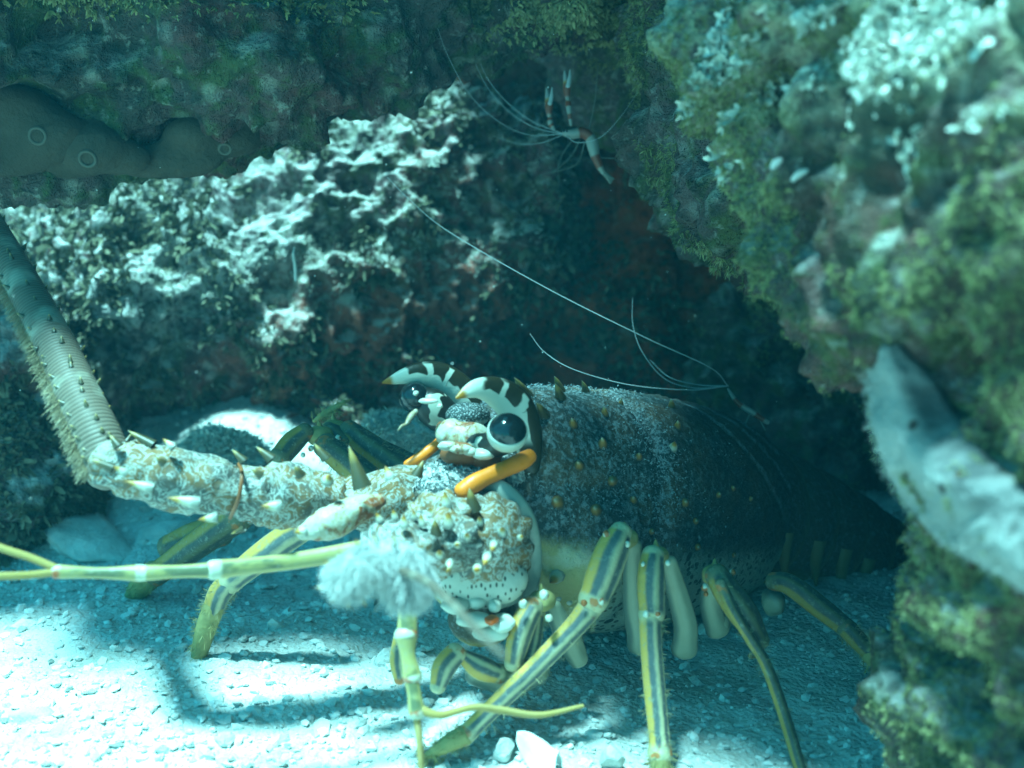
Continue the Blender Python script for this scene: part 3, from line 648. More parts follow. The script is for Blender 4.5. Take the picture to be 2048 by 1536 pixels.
horn([(1058, 935, .3855, 22), (1058, 895, .386, 27), (1050, 850, .386, 32), (1026, 808, .384, 37), (990, 783, .380, 30), (958, 777, .376, 21), (934, 784, .373, 13), (913, 796, .370, 3)])
horn([(945, 850, .412, 24), (938, 815, .412, 29), (914, 780, .411, 34), (878, 755, .408, 31), (840, 748, .404, 24), (808, 753, .401, 16), (784, 760, .399, 9), (766, 765, .397, 2.5)])
def orb(path):
    mb = MB(); tube(mb, path, 8, 18, .9); return mb.build('brow_ridge', M['orange'], LOB)
orb([(1060, 912, .379, 15), (1044, 922, .377, 18), (1010, 938, .374, 17), (975, 953, .371, 17), (948, 967, .369, 19), (925, 984, .368, 19)])
orb([(888, 872, .394, 9), (872, 890, .391, 10), (853, 905, .389, 11), (835, 918, .387, 11), (815, 930, .386, 10)])
# eyes: stalk, pale cup and glossy black cornea
def eye(cx, cy, D, rx, ry, ax, stalk, cup):
    mb = MB(); tube(mb, stalk, 8, 16, .9); st = mb.build('eye', M['stalk'], LOB)
    a = nrm(np.array((ax[0], 0, -ax[1]))+np.array((0, ax[2], 0))); fr = frame_of(a)
    ctr = P(cx, cy, D); R = np.array((ry, rx, rx))/F*D
    ball(MB(), ctr, R, 4, fr).build('cornea', M['cornea'], st)
    if cup:
        V, Fc = ICO[4]; keep = V[:, 0] < -.02; V2 = V.copy(); V2[:, 0] = np.minimum(V2[:, 0], .30)
        W = (V2*R*np.array((1.10, 1.07, 1.07))-np.array((R[0]*.10, 0, 0)))@fr+ctr; MB().add(W, [Fc], V).build('cup', M['cup'], st)
    return st
eye(1015, 863, .366, 39, 35, (.10, -.74, -.66), [(930, 885, .384, 20), (965, 888, .380, 22), (995, 888, .375, 26), (1008, 880, .371, 28)], True)
far = eye(829, 795, .400, 31, 30, (-.85, -.25, -.35), [(905, 850, .402, 30), (885, 832, .402, 36), (862, 812, .401, 37), (846, 802, .401, 30)], False)
lumps('brow_patch', [(857, 802, .3835, (20, 11, 6)), (832, 786, .3905, (6, 14, 5)), (880, 812, .388, (6, 6, 5))], 'cup', far, jit=.15)
mb = MB(); tube(mb, [(832, 822, .385, 5), (822, 832, .383, 6), (816, 842, .382, 5), (812, 848, .381, 3)], 5, 8)
tube(mb, [(812, 848, .381, 3), (803, 852, .380, 3), (797, 860, .380, 2)], 4, 6); mb.build('feeler', M['face'], LOB)

# -------- near antenna base, pointing at the lens: ridged drum set with spines
def lump_surface(items, amp, freq, seed, mat, name, ridge=0):
    mb = MB()
    for i, (x, y, d, r) in enumerate(items):
        V, Fc = ICO[4]; r = np.array(r, float)/F*d; W = V*r; c = P(x, y, d)
        dd = (billow(W+c, freq, 3, seed+i)-.3)*amp
        if ridge: dd = dd+np.sin(np.arctan2(V[:, 2], V[:, 0])*ridge+vn(V, 3, seed)*4)*amp*.35
        mb.add(W+V*dd[:, None]+c, [Fc], V)
    return mb.build(name, M[mat], LOB)
base = lump_surface([(965, 1085, .372, (100, 100, 105)), (985, 1130, .378, (72, 60, 80))], .0028, 150, 80, 'mottled', 'antenna_base', 14)
lump_surface([(968, 1158, .3665, (88, 44, 60))], .0006, 150, 84, 'spotted', 'base_underside')
dist = lump_surface([(870, 1085, .350, (95, 62, 70)), (800, 1100, .338, (85, 55, 60)), (880, 1040, .358, (70, 45, 60))], .0026, 160, 86, 'mottled', 'antenna_base', 9)
def pspine(parent, x, y, D, dx, dy, dz, lpx, rpx, mat='spine', bend=None):
    d = nrm(P(x+dx, y+dy-6, D+dz*.45)-P(x, y, D)); return spine(parent, P(x, y, D), d, 1.0*lpx/F*D, .75*rpx/F*D, mat, (0, 0, 0) if bend is None else bend)
for x, y, D, dx, dy, dz, l, r, mt in [(946, 1015, .356, -8, -36, -.004, 42, 21, 'dspine'), (893, 1010, .348, -5, -30, -.004, 32, 14, 'spine'), (898, 1048, .340, -2, -26, -.006, 30, 16, 'spine'), (872, 1065, .336, -4, -28, -.006, 32, 16, 'dspine'), (845, 1048, .336, -6, -26, -.004, 24, 11, 'spine'),
    (810, 1050, .330, -6, -24, -.004, 24, 12, 'spine'), (790, 1035, .338, -8, -24, -.004, 20, 10, 'spine'), (842, 1100, .322, -4, -10, -.010, 24, 13, 'spine'), (880, 1110, .332, -3, -8, -.01, 22, 12, 'spine'), (1005, 1065, .346, 0, -10, -.010, 24, 13, 'spine'), (988, 1090, .342, -6, 20, -.010, 28, 13, 'spine'),
    (975, 1115, .342, -6, 18, -.008, 34, 15, 'spine'), (955, 1138, .340, -4, 10, -.01, 22, 14, 'spine'), (900, 1128, .336, -6, 20, -.006, 30, 13, 'spine'), (935, 1075, .340, -4, -10, -.010, 20, 11, 'spine'), (915, 1090, .335, -4, 4, -.012, 18, 10, 'spine'),
    (960, 1045, .346, -2, -14, -.008, 20, 10, 'spine'), (1040, 1075, .356, 8, 2, -.006, 16, 9, 'spine'), (830, 1035, .342, -6, -20, -.004, 18, 9, 'spine'), (760, 1040, .335, -14, -18, -.004, 20, 10, 'spine'), (865, 1030, .347, -8, -18, -.004, 20, 9, 'spine')]:
    pspine(base if x > 915 else dist, x, y, D, dx, dy, dz, l, r, mt)
# the last joint of that antenna: a pale hairy cuff close to the lens
cuff = lump_surface([(785, 1130, .288, (72, 36, 44)), (705, 1150, .280, (44, 24, 34)), (740, 1125, .284, (56, 28, 36)), (820, 1150, .292, (40, 34, 40))], .0030, 150, 90, 'plate', 'antenna_cuff')
C, Nn, A = face_data(cuff); C = C-np.array(cuff.location)+np.array(LOB.location)
mb = MB(); k = ((Nn*nrm(CAMP-C)).sum(1) > -.6)*(.35+sst(1100, 1150, to_px(C)[1])); tufts(mb, C, nrm(Nn*.4+np.array((-.4, 0, -.8))), 14000, .0030, 2, k*A*sst(.35, .6, fbm(C, 130, 2, 92)), 91, splay=.6, width=.028, droop=.5, clump=160)
mb.build('fringe', M['plume'], cuff, kind='stuff')
for x, y, dx, dy in [(655, 1175, -20, 6), (668, 1135, -20, -6), (690, 1115, -16, -12), (720, 1098, -10, -16), (752, 1090, -6, -18), (700, 1196, -3, 22), (722, 1194, 8, 20), (676, 1188, -10, 18), (790, 1090, -4, -16)]:
    pspine(cuff, x, y, .283, dx, dy, -.002, 26, 8, 'spine')
mb = MB(); tube(mb, [(800, 1140, .284, 9), (855, 1165, .262, 9), (908, 1212, .236, 9), (958, 1266, .214, 9), (1012, 1315, .196, 5)], 8, 12, 1., lambda u, t: 1+.05*np.sin(u*120)+0*t)
mb.build('flagellum', M['flagellum'], cuff)

# -------- far antenna: three stout joints, then the long ringed whip leaving the frame
def joint_seg(path, name, mat, seg=28, rough=.0042, n=9):
    mb = MB(); tube(mb, path, n, seg, .9)
    V = np.vstack(mb.V); ctr = np.vstack(mb.V).mean(0); 
    o = mb.build(name, M[mat], LOB); me = o.data; v, nn = mesh_np(me)
    me.vertices.foreach_set('co', (v+nn*((billow(v, 170, 3, 95)-.3)*rough)[:, None]).astype(np.float32).ravel()); me.update(); return o
a1 = joint_seg([(880, 975, .386, 42), (820, 985, .383, 52), (750, 1000, .379, 58), (690, 1012, .376, 50)], 'antenna_joint', 'mottled')
a2 = joint_seg([(700, 1005, .378, 40), (650, 1000, .374, 56), (570, 992, .369, 65), (500, 985, .365, 56), (460, 980, .363, 44)], 'antenna_joint', 'mottled')
a3 = joint_seg([(485, 985, .364, 42), (440, 978, .361, 58), (350, 960, .357, 62), (270, 940, .354, 58), (215, 927, .352, 50)], 'antenna_joint', 'mottled')
flap = joint_seg([(760, 1000, .366, 14), (710, 1022, .361, 30), (655, 1048, .357, 34), (605, 1066, .355, 16)], 'antenna_scale', 'face', rough=.0014)
mb = MB()
q = [(478, 928, .360, 4), (484, 950, .3520, 4), (476, 1000, .3505, 4), (460, 1036, .358, 4)]; tube(mb, q, 8, 8)
mb.build('joint_line', M['rust'], a2)
for pr, x, y, D, dx, dy, dz, l, r, mt in [(a3, 300, 888, .352, -46, -22, 0, 52, 16, 'dspine'), (a3, 345, 893, .348, -30, -18, 0, 26, 12, 'spine'), (a3, 235, 890, .345, -20, -20, 0, 26, 14, 'dspine'), (a3, 220, 935, .330, -36, -10, -.002, 40, 14, 'dspine'), (a3, 250, 945, .328, -26, -8, -.004, 28, 12, 'spine'),
    (a3, 300, 975, .328, -46, -6, -.002, 52, 15, 'spine'), (a3, 390, 1005, .330, -46, -2, -.004, 56, 18, 'spine'), (a3, 325, 925, .330, -20, -10, -.006, 20, 12, 'dspine'), (a3, 430, 1035, .338, -30, 10, -.002, 34, 14, 'spine'), (a2, 485, 920, .350, -26, -20, 0, 30, 13, 'dspine'),
    (a2, 540, 916, .352, -34, -22, 0, 36, 15, 'dspine'), (a2, 520, 950, .338, -20, -8, -.004, 22, 12, 'dspine'), (a2, 600, 948, .340, -14, -14, -.006, 24, 14, 'dspine'), (a2, 555, 1012, .332, -26, 6, -.004, 34, 17, 'spine'), (a2, 650, 915, .352, -28, -30, 0, 36, 14, 'dspine'), (a2, 655, 960, .343, 6, -6, -.006, 18, 17, 'spine'),
    (a2, 610, 1062, .345, -14, 8, -.002, 22, 15, 'spine'), (a2, 485, 1058, .350, -18, 14, 0, 26, 9, 'dspine'), (a1, 722, 965, .352, -24, -66, .001, 78, 24, 'dspine'), (a1, 780, 955, .355, -12, -22, 0, 26, 15, 'spine'), (a1, 835, 948, .362, 14, -26, 0, 30, 16, 'dspine')]:
    pspine(pr, x, y, D, dx, dy, dz, l, r, mt)
FL = [(222, 938, .354, 50), (187, 860, .360, 48), (150, 780, .370, 45), (108, 690, .385, 42), (38, 560, .408, 37), (-40, 430, .43, 34), (-120, 300, .45, 30)]
mb = MB(); p, n1, n2, t = tube(mb, FL, 40, 28, .9, lambda u, th: 1+.004*np.sin(u*560)+0*th)
flag = mb.build('flagellum', M['flagellum'], a3)
sgn = np.sign(n2[:, 0].mean()); L, R = -sgn*n2, sgn*n2
wr = crom(wpath(FL), 40)[:, 3]; pc = crom(wpath(FL), 40)[:, :3]; k0 = 3
mb = MB()
for j in range(len(pc)-1):
    for off, nn in ((.9, .35), (.75, .6)):
        pass
idx = np.repeat(np.arange(len(pc)), 3); Ld = L[3:-3] if len(L) != len(pc) else L; Nd = n1[3:-3] if len(n1) != len(pc) else n1; Td = t[3:-3] if len(t) != len(pc) else t
Pt = pc[idx]+(Ld[idx]*.80+Nd[idx]*.42)*wr[idx][:, None]
tufts(mb, Pt, nrm(Ld[idx]*1.0-Td[idx]*.35+np.array((0, 0, -.25))), 4600, .0028, 2, None, 97, splay=.2, width=.03, droop=.15)
mb.build('fringe', M['fringe'], flag, kind='stuff')
rs = np.random.default_rng(17)
for i in range(8, len(pc)-12, 11):
    for a, b in ((.70, .70), (-.30, .92), (-.95, .2)):
        j = i+int(rs.integers(-4, 5)); a += rs.normal(0, .08); d = nrm(Ld[j]*a*1.0+Nd[j]*b*.8+Td[j]*.9); spine(flag, pc[j]+(Ld[j]*a+Nd[j]*b)*wr[j]*.92, d, .0014+.0016*rs.random(), .0009, 'dspine')

# -------- antennules
def seg(path, name, mat, parent, flat=.85, n=7, sg=20, mod=None):
    mb = MB(); tube(mb, path, n, sg, flat, mod); return mb.build(name, M[mat], parent)
def antennule(j1, j2, j3, whips):
    a = seg(j1, 'antennule', 'antennule', LOB); seg(j2, 'antennule_joint', 'antennule', a); seg(j3, 'antennule_joint', 'antennule', a)
    for w in whips: seg(w, 'whip', 'whip', a, 1., 10, 10)
antennule([(740, 1096, .345, 19), (600, 1120, .338, 17), (500, 1132, .332, 17), (425, 1140, .328, 20)], [(430, 1140, .328, 16), (360, 1143, .325, 13), (285, 1146, .322, 16)], [(280, 1146, .322, 17), (200, 1146, .319, 11), (112, 1143, .316, 14)],
    [[(120, 1143, .316, 8), (60, 1150, .314, 8), (0, 1152, .312, 8), (-90, 1152, .31, 6)], [(120, 1140, .316, 8), (60, 1115, .316, 8), (0, 1095, .316, 8), (-80, 1060, .316, 6)]])
antennule([(815, 1165, .325, 20), (816, 1215, .324, 19), (814, 1275, .322, 21)], [(812, 1270, .322, 24), (816, 1310, .321, 15), (825, 1355, .320, 20)], [(822, 1352, .320, 16), (828, 1385, .319, 14), (834, 1425, .318, 18)],
    [[(832, 1425, .318, 8), (838, 1470, .318, 7.5), (843, 1536, .319, 6.5), (846, 1590, .32, 5)], [(838, 1418, .318, 10), (880, 1430, .318, 8), (945, 1415, .322, 7.5), (1000, 1420, .327, 8), (1080, 1430, .332, 6.5), (1165, 1412, .338, 4)]])

# -------- walking legs
flute = lambda u, t: 1+np.minimum(1, 7*np.minimum(u, 1-u))*(.07*np.cos(3*t+.4)+.05*np.cos(5*t+1.)-.04)+.05*np.exp(-((u-.97)/.04)**2)
def knob(parent, items):
    for x, y, D, r in items: ball(MB(), P(x, y, D+.0012), np.array((.8, .9, .9))*r/F*D, 3, jit=.12, seed=int(x)).build('joint_knob', M['joint'], parent)
def hairy_tip(path, parent, mat='leg_tip', count=260, size=.0022):
    mb = MB(); p, n1, n2, t = tube(mb, path, 7, 16, .9); w = crom(wpath(path), 7)
    th = rng.random(len(w)*6)*6.28; i = np.repeat(np.arange(len(w)), 6); a, b = n1[3:-3], n2[3:-3]
    nn = np.cos(th)[:, None]*a[i]+np.sin(th)[:, None]*b[i]; hairs(mb, w[i, :3]+nn*w[i, 3:]*.95, nn+t[3:-3][i]*.5, count, size, int(path[0][0]), .05)
    return mb.build('leg_tip', M[mat], parent)
def bristles(o, path, n=110):
    mb = MB(); w = crom(wpath(path), 10); t = nrm(np.gradient(w[:, :3], axis=0)); i = rng.integers(2, len(w)-1, n)
    d = nrm(np.cross(t[i], nrm(CAMP-w[i, :3]))*np.sign(rng.random(n)-.5)[:, None]+rng.normal(0, .5, (n, 3)))
    d = nrm(d-(d*t[i]).sum(1)[:, None]*t[i]); p = w[i, :3]+d*w[i, 3:]*.86; hairs(mb, p, d+t[i]*.6, n*2, .0017, n, .045)
    mb.build('bristles', M['hair'], o, kind='stuff')
def leg(upper, knee, lower, tip=None, thigh=None, mat='leg', knobs=(), thigh_mat='leg_pale'):
    l = seg(lower, 'leg', mat, LOB, .85, 9, 24, flute)
    seg(upper, 'leg_joint', mat, l, .85, 9, 24, flute)
    if thigh: seg(thigh, 'thigh', thigh_mat, l, .6, 8, 20, flute)
    if knee: 
        mb = MB(); ball(mb, P(*knee[:3]), np.array((1, 1, .8))*knee[3]/F*knee[2], 3, jit=.12); cone(mb, P(knee[0], knee[1]-knee[3]*.6, knee[2]), (-.1, -.3, 1), 24/F*.38, 9/F*.38)
        mb.build('knee', M['leg_tip'], l)
    knob(l, knobs)
    bristles(l, lower)
    if tip: hairy_tip(tip, l)
    return l
leg([(1243, 1062, .374, 22), (1226, 1095, .371, 34), (1205, 1150, .368, 36), (1185, 1203, .366, 29)], (1250, 1078, .381, 26), [(1188, 1203, .367, 26), (1150, 1252, .365, 23), (1075, 1330, .363, 21), (1000, 1402, .362, 20), (925, 1476, .362, 19)],
    [(930, 1470, .362, 21), (895, 1488, .362, 17), (865, 1506, .364, 11), (842, 1518, .365, 3)], [(1266, 1090, .384, 18), (1264, 1150, .390, 19), (1268, 1220, .396, 22), (1282, 1290, .40, 27)], 'leg', [(1213, 1068, .369, 9), (1255, 1088, .368, 8), (1203, 1203, .360, 8), (1168, 1206, .359, 8)])
leg([(1306, 1108, .376, 22), (1302, 1140, .373, 28), (1302, 1185, .371, 29), (1304, 1232, .370, 25)], (1312, 1112, .383, 25), [(1300, 1228, .370, 24), (1302, 1290, .366, 23), (1310, 1390, .360, 23), (1318, 1470, .356, 22), (1320, 1512, .354, 24)],
    [(1320, 1512, .354, 23), (1322, 1550, .353, 17), (1324, 1590, .352, 6)], [(1335, 1125, .386, 19), (1352, 1180, .391, 22), (1370, 1250, .396, 25), (1368, 1300, .40, 26)], 'leg', [(1336, 1126, .369, 7), (1286, 1128, .369, 6), (1292, 1228, .363, 8), (1316, 1228, .363, 8)])
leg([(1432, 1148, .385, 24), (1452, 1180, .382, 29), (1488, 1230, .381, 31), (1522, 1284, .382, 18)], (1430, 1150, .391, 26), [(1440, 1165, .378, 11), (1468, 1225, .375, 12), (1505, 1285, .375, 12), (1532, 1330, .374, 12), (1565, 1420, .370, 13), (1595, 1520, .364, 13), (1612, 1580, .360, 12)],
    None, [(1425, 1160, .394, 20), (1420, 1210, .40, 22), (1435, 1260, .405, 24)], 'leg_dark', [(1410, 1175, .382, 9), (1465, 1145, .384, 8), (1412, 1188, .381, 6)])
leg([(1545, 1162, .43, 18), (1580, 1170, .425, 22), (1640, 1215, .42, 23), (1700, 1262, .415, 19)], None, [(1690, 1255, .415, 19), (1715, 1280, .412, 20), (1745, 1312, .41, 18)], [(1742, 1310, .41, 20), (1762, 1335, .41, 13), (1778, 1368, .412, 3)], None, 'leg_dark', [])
for q in [(1440, 1240, .408, (24, 30, 28)), (1548, 1205, .445, (24, 28, 28))]: lumps('hip', [q], 'leg_pale', jit=.25)
leg([(1066, 1210, .368, 22), (1048, 1245, .365, 26), (1034, 1290, .364, 24), (1026, 1330, .365, 18)], (1084, 1202, .372, 27), [(1072, 1225, .372, 17), (1066, 1280, .370, 18), (1048, 1340, .369, 14)], None,
    [(1106, 1215, .378, 18), (1124, 1255, .381, 23), (1146, 1297, .385, 25), (1158, 1322, .388, 19)], 'leg', [(1046, 1208, .357, 11), (1098, 1236, .357, 9), (1088, 1190, .356, 12)])
# deep in the shade: legs of the rear pairs
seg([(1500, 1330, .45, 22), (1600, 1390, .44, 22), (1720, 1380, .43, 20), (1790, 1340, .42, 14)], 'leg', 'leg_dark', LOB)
# mouth parts and small feeding limbs
mouth = lumps('mouth', [(965, 1235, .380, (70, 46, 60))], 'tail', jit=.05)
for x, y, D, r in [(912, 1212, .362, (30, 22, 16)), (950, 1240, .359, (36, 20, 16)), (955, 1205, .362, (18, 14, 14)), (990, 1210, .362, (14, 22, 14)), (1005, 1245, .362, (26, 34, 16)), (980, 1268, .362, (36, 16, 16)), (928, 1232, .364, (16, 14, 14))]:
    ball(MB(), P(x, y, D), np.array(r)/F*D, 3, jit=.12, seed=x).build('mouth_plate', M['cup'], mouth)
ball(MB(), P(983, 1240, .357), np.array((14, 18, 8))/F*.36, 3, jit=.2).build('mouth_hinge', M['orange'], mouth)
lumps('lower_lip', [(960, 1185, .374, (90, 18, 40))], 'cup', jit=.06)
f = seg([(912, 1305, .362, 22), (888, 1335, .36, 24), (875, 1375, .359, 16)], 'feeding_limb', 'leg', LOB); seg([(920, 1308, .363, 12), (960, 1335, .364, 24), (1000, 1350, .366, 18)], 'limb_joint', 'leg', f)
f = seg([(800, 1270, .36, 12), (795, 1320, .36, 16), (800, 1360, .36, 12)], 'feeding_limb', 'leg', LOB)
seg([(950, 1345, .372, 26), (1020, 1360, .376, 30), (1080, 1350, .38, 20)], 'feeding_limb', 'leg_pale', LOB)
# far side legs
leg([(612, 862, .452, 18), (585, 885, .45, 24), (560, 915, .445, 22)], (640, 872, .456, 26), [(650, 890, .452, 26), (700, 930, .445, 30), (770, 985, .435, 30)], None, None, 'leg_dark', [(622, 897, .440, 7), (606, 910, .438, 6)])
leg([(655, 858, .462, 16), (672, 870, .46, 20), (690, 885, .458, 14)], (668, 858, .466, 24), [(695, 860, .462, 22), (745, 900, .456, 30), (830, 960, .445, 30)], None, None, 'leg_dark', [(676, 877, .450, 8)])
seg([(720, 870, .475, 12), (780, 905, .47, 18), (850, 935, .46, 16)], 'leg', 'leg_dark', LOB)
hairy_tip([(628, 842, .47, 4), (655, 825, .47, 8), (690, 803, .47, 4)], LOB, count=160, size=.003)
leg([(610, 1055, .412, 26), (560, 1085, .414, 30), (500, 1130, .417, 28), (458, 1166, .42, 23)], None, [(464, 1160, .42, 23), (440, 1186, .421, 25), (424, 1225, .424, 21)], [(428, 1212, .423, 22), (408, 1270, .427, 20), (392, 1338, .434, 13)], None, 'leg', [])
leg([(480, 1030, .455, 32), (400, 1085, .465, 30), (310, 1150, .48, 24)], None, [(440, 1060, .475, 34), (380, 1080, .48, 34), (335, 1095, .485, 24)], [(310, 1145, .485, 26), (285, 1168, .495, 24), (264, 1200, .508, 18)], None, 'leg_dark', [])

# ------------------------------------------------------------------ shrimps on the crevice wall
m = NT('shrimp_shell')
M['shrimp'] = m.done(m.ramp(m.math('FRACT', m.math('MULTIPLY', m.u, 2.)), [(.0, (.22, .22, .20)), (.40, (.22, .22, .19)), (.46, (.16, .03, .012)), (.80, (.16, .035, .012)), (.86, (.22, .21, .18))]), .4, None, .4)
m = NT('shrimp_claw'); M['claw'] = m.done(m.ramp(m.u, [(.0, (.25, .25, .22)), (.12, (.16, .03, .012)), (.52, (.18, .05, .015)), (.60, (.3, .18, .05)), (.68, (.24, .26, .25))]), .4, None, .4)
m = NT('shrimp_whisker'); M['whisker'] = m.done((.30, .33, .33), .5, None, .3)
m = NT('shrimp_limb'); M['shrimp_dim'] = m.done((.13, .13, .11), .5, None, .3)
def whiskers(t, paths, r=.85):
    for p in paths:
        mb = MB(); n = len(p); tube(mb, [(x, y, D, r*(1.15-.75*i/(n-1))) for i, (x, y, D) in enumerate(p)], 14, 6); mb.build('whisker', M['whisker'], t)
D = .525
SH = thing('banded_shrimp', 'small red and white banded shrimp clinging to the dark wall with raised claws', 'shrimp', tuple(P(1150, 270, D)))
mb = MB(); tube(mb, [(1130, 266, D, 7), (1145, 268, D, 10), (1165, 265, D, 11), (1180, 275, D, 11), (1186, 292, D, 12), (1190, 310, D, 10), (1198, 330, D, 8), (1206, 345, D, 5)], 8, 14); mb.build('body', M['shrimp'], SH)
mb = MB()
for a in (-8, 0, 8): tube(mb, [(1204, 342, D, 4), (1212, 350, D, 5), (1224+a*.4, 362-a*.5, D, 2.5)], 4, 8)
mb.build('tail_fan', M['shrimp_dim'], SH)
for x, y, bx, by in ((1098, 205, 1108, 258), (1134, 170, 1142, 250)):
    c = seg([(x+1, y+28, D, 4), (x, y+14, D, 7.5), (x, y, D, 8), (x-3, y-12, D, 5), (x-5, y-28, D, 1.5)], 'claw', 'claw', SH, .8, 6, 12)
    seg([(x+2, y+2, D-.002, 5), (x+5, y-12, D-.002, 4), (x+6, y-30, D-.002, 1.2)], 'claw_finger', 'whisker', c, .8, 5, 10)
    seg([(bx, by, D, 3), (x+3, y+42, D, 6), (x+2, y+28, D, 4)], 'arm', 'shrimp', c, .9, 6, 10)
for p in ([(1150, 275), (1130, 300), (1117, 330), (1118, 372)], [(1160, 280), (1140, 315), (1105, 345)], [(1172, 285), (1200, 315), (1300, 312)], [(1176, 270), (1190, 200), (1196, 130)], [(1170, 285), (1150, 330), (1080, 350)]):
    seg([(x, y, D+.004, 1.3-.25*i) for i, (x, y) in enumerate(p)], 'leg', 'shrimp_dim', SH, 1, 7, 6)
for x in (1128, 1134): ball(MB(), P(x, 262, D-.006), 2.6/F*D, 2).build('eye', M['cornea'], SH)
M['shrimp_leg'] = M['shrimp']
whiskers(SH, [[(1125, 268, D), (1060, 270, D), (1000, 245, D-.01), (940, 190, D-.02), (895, 110, D-.03), (870, 40, D-.04)], [(1125, 268, D), (1070, 255, D), (1020, 225, D), (975, 175, D), (945, 110, D), (932, 40, D)],
    [(1130, 270, D), (1155, 285, D-.01), (1200, 275, D-.015), (1240, 235, D-.02), (1275, 185, D-.02)], [(1125, 270, D), (1085, 285, D), (1040, 288, D), (985, 272, D)], [(1128, 268, D), (1060, 240, D), (1000, 190, D), (962, 130, D), (950, 60, D)]])
D = .50
S2 = thing('banded_shrimp', 'shrimp hidden in the dark behind the lobster with only its long white whiskers showing', 'shrimp', tuple(P(1480, 770, D)))
mb = MB(); tube(mb, [(1456, 778, D, 2), (1475, 805, D, 5), (1505, 825, D, 6), (1535, 845, D, 5)], 8, 12); mb.build('body', M['shrimp'], S2)
for p in ([(1500, 826), (1490, 850)], [(1515, 830), (1530, 860)]): seg([(x, y, D, 2) for x, y in p], 'leg', 'shrimp_dim', S2, 1, 5, 6)
whiskers(S2, [[(1456, 772, D), (1420, 735, D-.01), (1290, 675, D-.02), (1100, 580, D-.03), (900, 465, D-.035), (820, 400, D-.04), (775, 355, D-.04)], [(1456, 772, D), (1380, 780, D-.01), (1260, 770, D-.02), (1150, 740, D-.03), (1090, 705, D-.03), (1060, 668, D-.03)],
    [(1456, 772, D), (1390, 776, D), (1330, 758, D-.005), (1285, 705, D-.01), (1266, 650, D-.01), (1265, 595, D-.01)], [(1456, 772, D), (1400, 770, D), (1340, 755, D), (1300, 720, D+.01)]], 1.25)

# ------------------------------------------------------------------ growths on ledge and foreground rock
m = NT('sponge_skin_brown'); n1 = m.noise(110, 6, .7)
M['sponge_brown'] = m.done(m.mix(n1, (.022, .02, .012), (.085, .065, .045)), .75, m.bump(m.noise(260, 5, .7), .002, .8, m.bump(m.noise(60, 4), .003, .7)), .2)
m = NT('sponge_rim'); M['rim'] = m.done((.085, .078, .06), .7, None, .2)
def sponge(x0, items, label, rings):
    o = None
    mb = MB()
    for i, (x, y, D, r) in enumerate(items): ball(mb, P(x, y, D), np.array(r)/F*D, 4, jit=.10, seed=i+x0)
    o = mb.build('encrusting_sponge', M['sponge_brown'], None, label, 'sponge', 'brown sponges under the ledge')
    r = o.modifiers.new('r', 'REMESH'); r.mode = 'VOXEL'; r.voxel_size = .002; s = o.modifiers.new('s', 'SMOOTH'); s.iterations = 14; s.factor = .5
    me = bake(o); me.polygons.foreach_set('use_smooth', np.full(len(me.polygons), True))
    if not me.materials: me.materials.append(M['sponge_brown'])
    bpy.context.view_layer.update()
    for x, y in rings:
        d = nrm(P(x, y, 1)-CAMP); hit, loc, nn, _ = o.ray_cast(Vector(CAMP-np.array(o.location)), Vector(d))
        if not hit: continue
        fr = frame_of(np.array(nn)); a = np.linspace(0, 2*np.pi, 25)[:-1]; q = np.array(loc)+np.array(o.location)
        ring = [(*(q+np.array(nn)*-.0001+(.0024 if x0 == 8 else .0032)*(math.cos(t)*fr[1]+math.sin(t)*fr[2]))  , .0007) for t in np.append(a, a[0])]
        mb = MB(); tube(mb, ring, 2, 8, 1, None, True, False, False, np.array(nn)); ri = mb.build('pore', M['rim'], None); 
        ri.location = np.array(ri.location)-np.array(o.location); ri.parent = o
    return o
sponge(1, [(10, 225, .45, (110, 60, 60)), (80, 270, .452, (110, 52, 60)), (20, 295, .455, (120, 40, 60)), (-80, 270, .45, (100, 70, 60))], 'smooth brown sponge lobe at the left edge under the ledge', [(75, 272)])
sponge(4, [(185, 295, .455, (75, 46, 50)), (140, 322, .46, (90, 30, 40)), (240, 315, .46, (64, 28, 40)), (180, 262, .46, (50, 40, 40))], 'smooth brown sponge with one pale ringed pore in the middle of the ledge edge', [(175, 318)])
sponge(8, [(390, 270, .468, (60, 56, 40)), (465, 275, .472, (62, 44, 40)), (350, 320, .468, (95, 30, 40)), (490, 250, .475, (40, 45, 36)), (290, 330, .468, (60, 24, 30))], 'smooth brown sponge fold at the right end of the ledge edge', [(450, 298)])
m = NT('sponge_skin_white'); n1 = m.noise(40, 4); n2 = m.noise(160, 3)
M['sponge_white'] = m.done(m.mix(m.step(m.vor(70), .16, .10), m.mix(n1, (.085, .085, .08), (.19, .19, .18)), (.12, .08, .07)), .8, m.bump(n2, .002, .6), .2)
m = NT('pale_crust'); M['sponge_pale'] = m.done(m.mix(m.noise(150, 4), (.25, .25, .22), (.48, .48, .45)), .8, m.bump(m.noise(300), .001, .6), .2)
m = NT('draped_sponge_skin'); n1 = m.noise(70, 4, .65); n2 = m.noise(220, 4, .7)
e = m.step(m.math('ADD', m.u, m.math('MULTIPLY', m.math('SUBTRACT', n1, .5), .35)), .36, .62)
col = m.mix(e, m.mix(n1, (.13, .14, .13), (.30, .305, .29)), m.mix(m.step(m.noise(60, 3, .6, vec=m.vec(m.obj, (.35, 1, 1))), .42, .6), (.055, .06, .06), (.15, .155, .15)))
col = m.mix(m.step(m.vor(60), .12, .05), col, (.035, .025, .022))
M['sponge_white'] = m.done(col, .85, m.bump(n2, .002, .7, m.bump(n1, .004, .6)), .15)
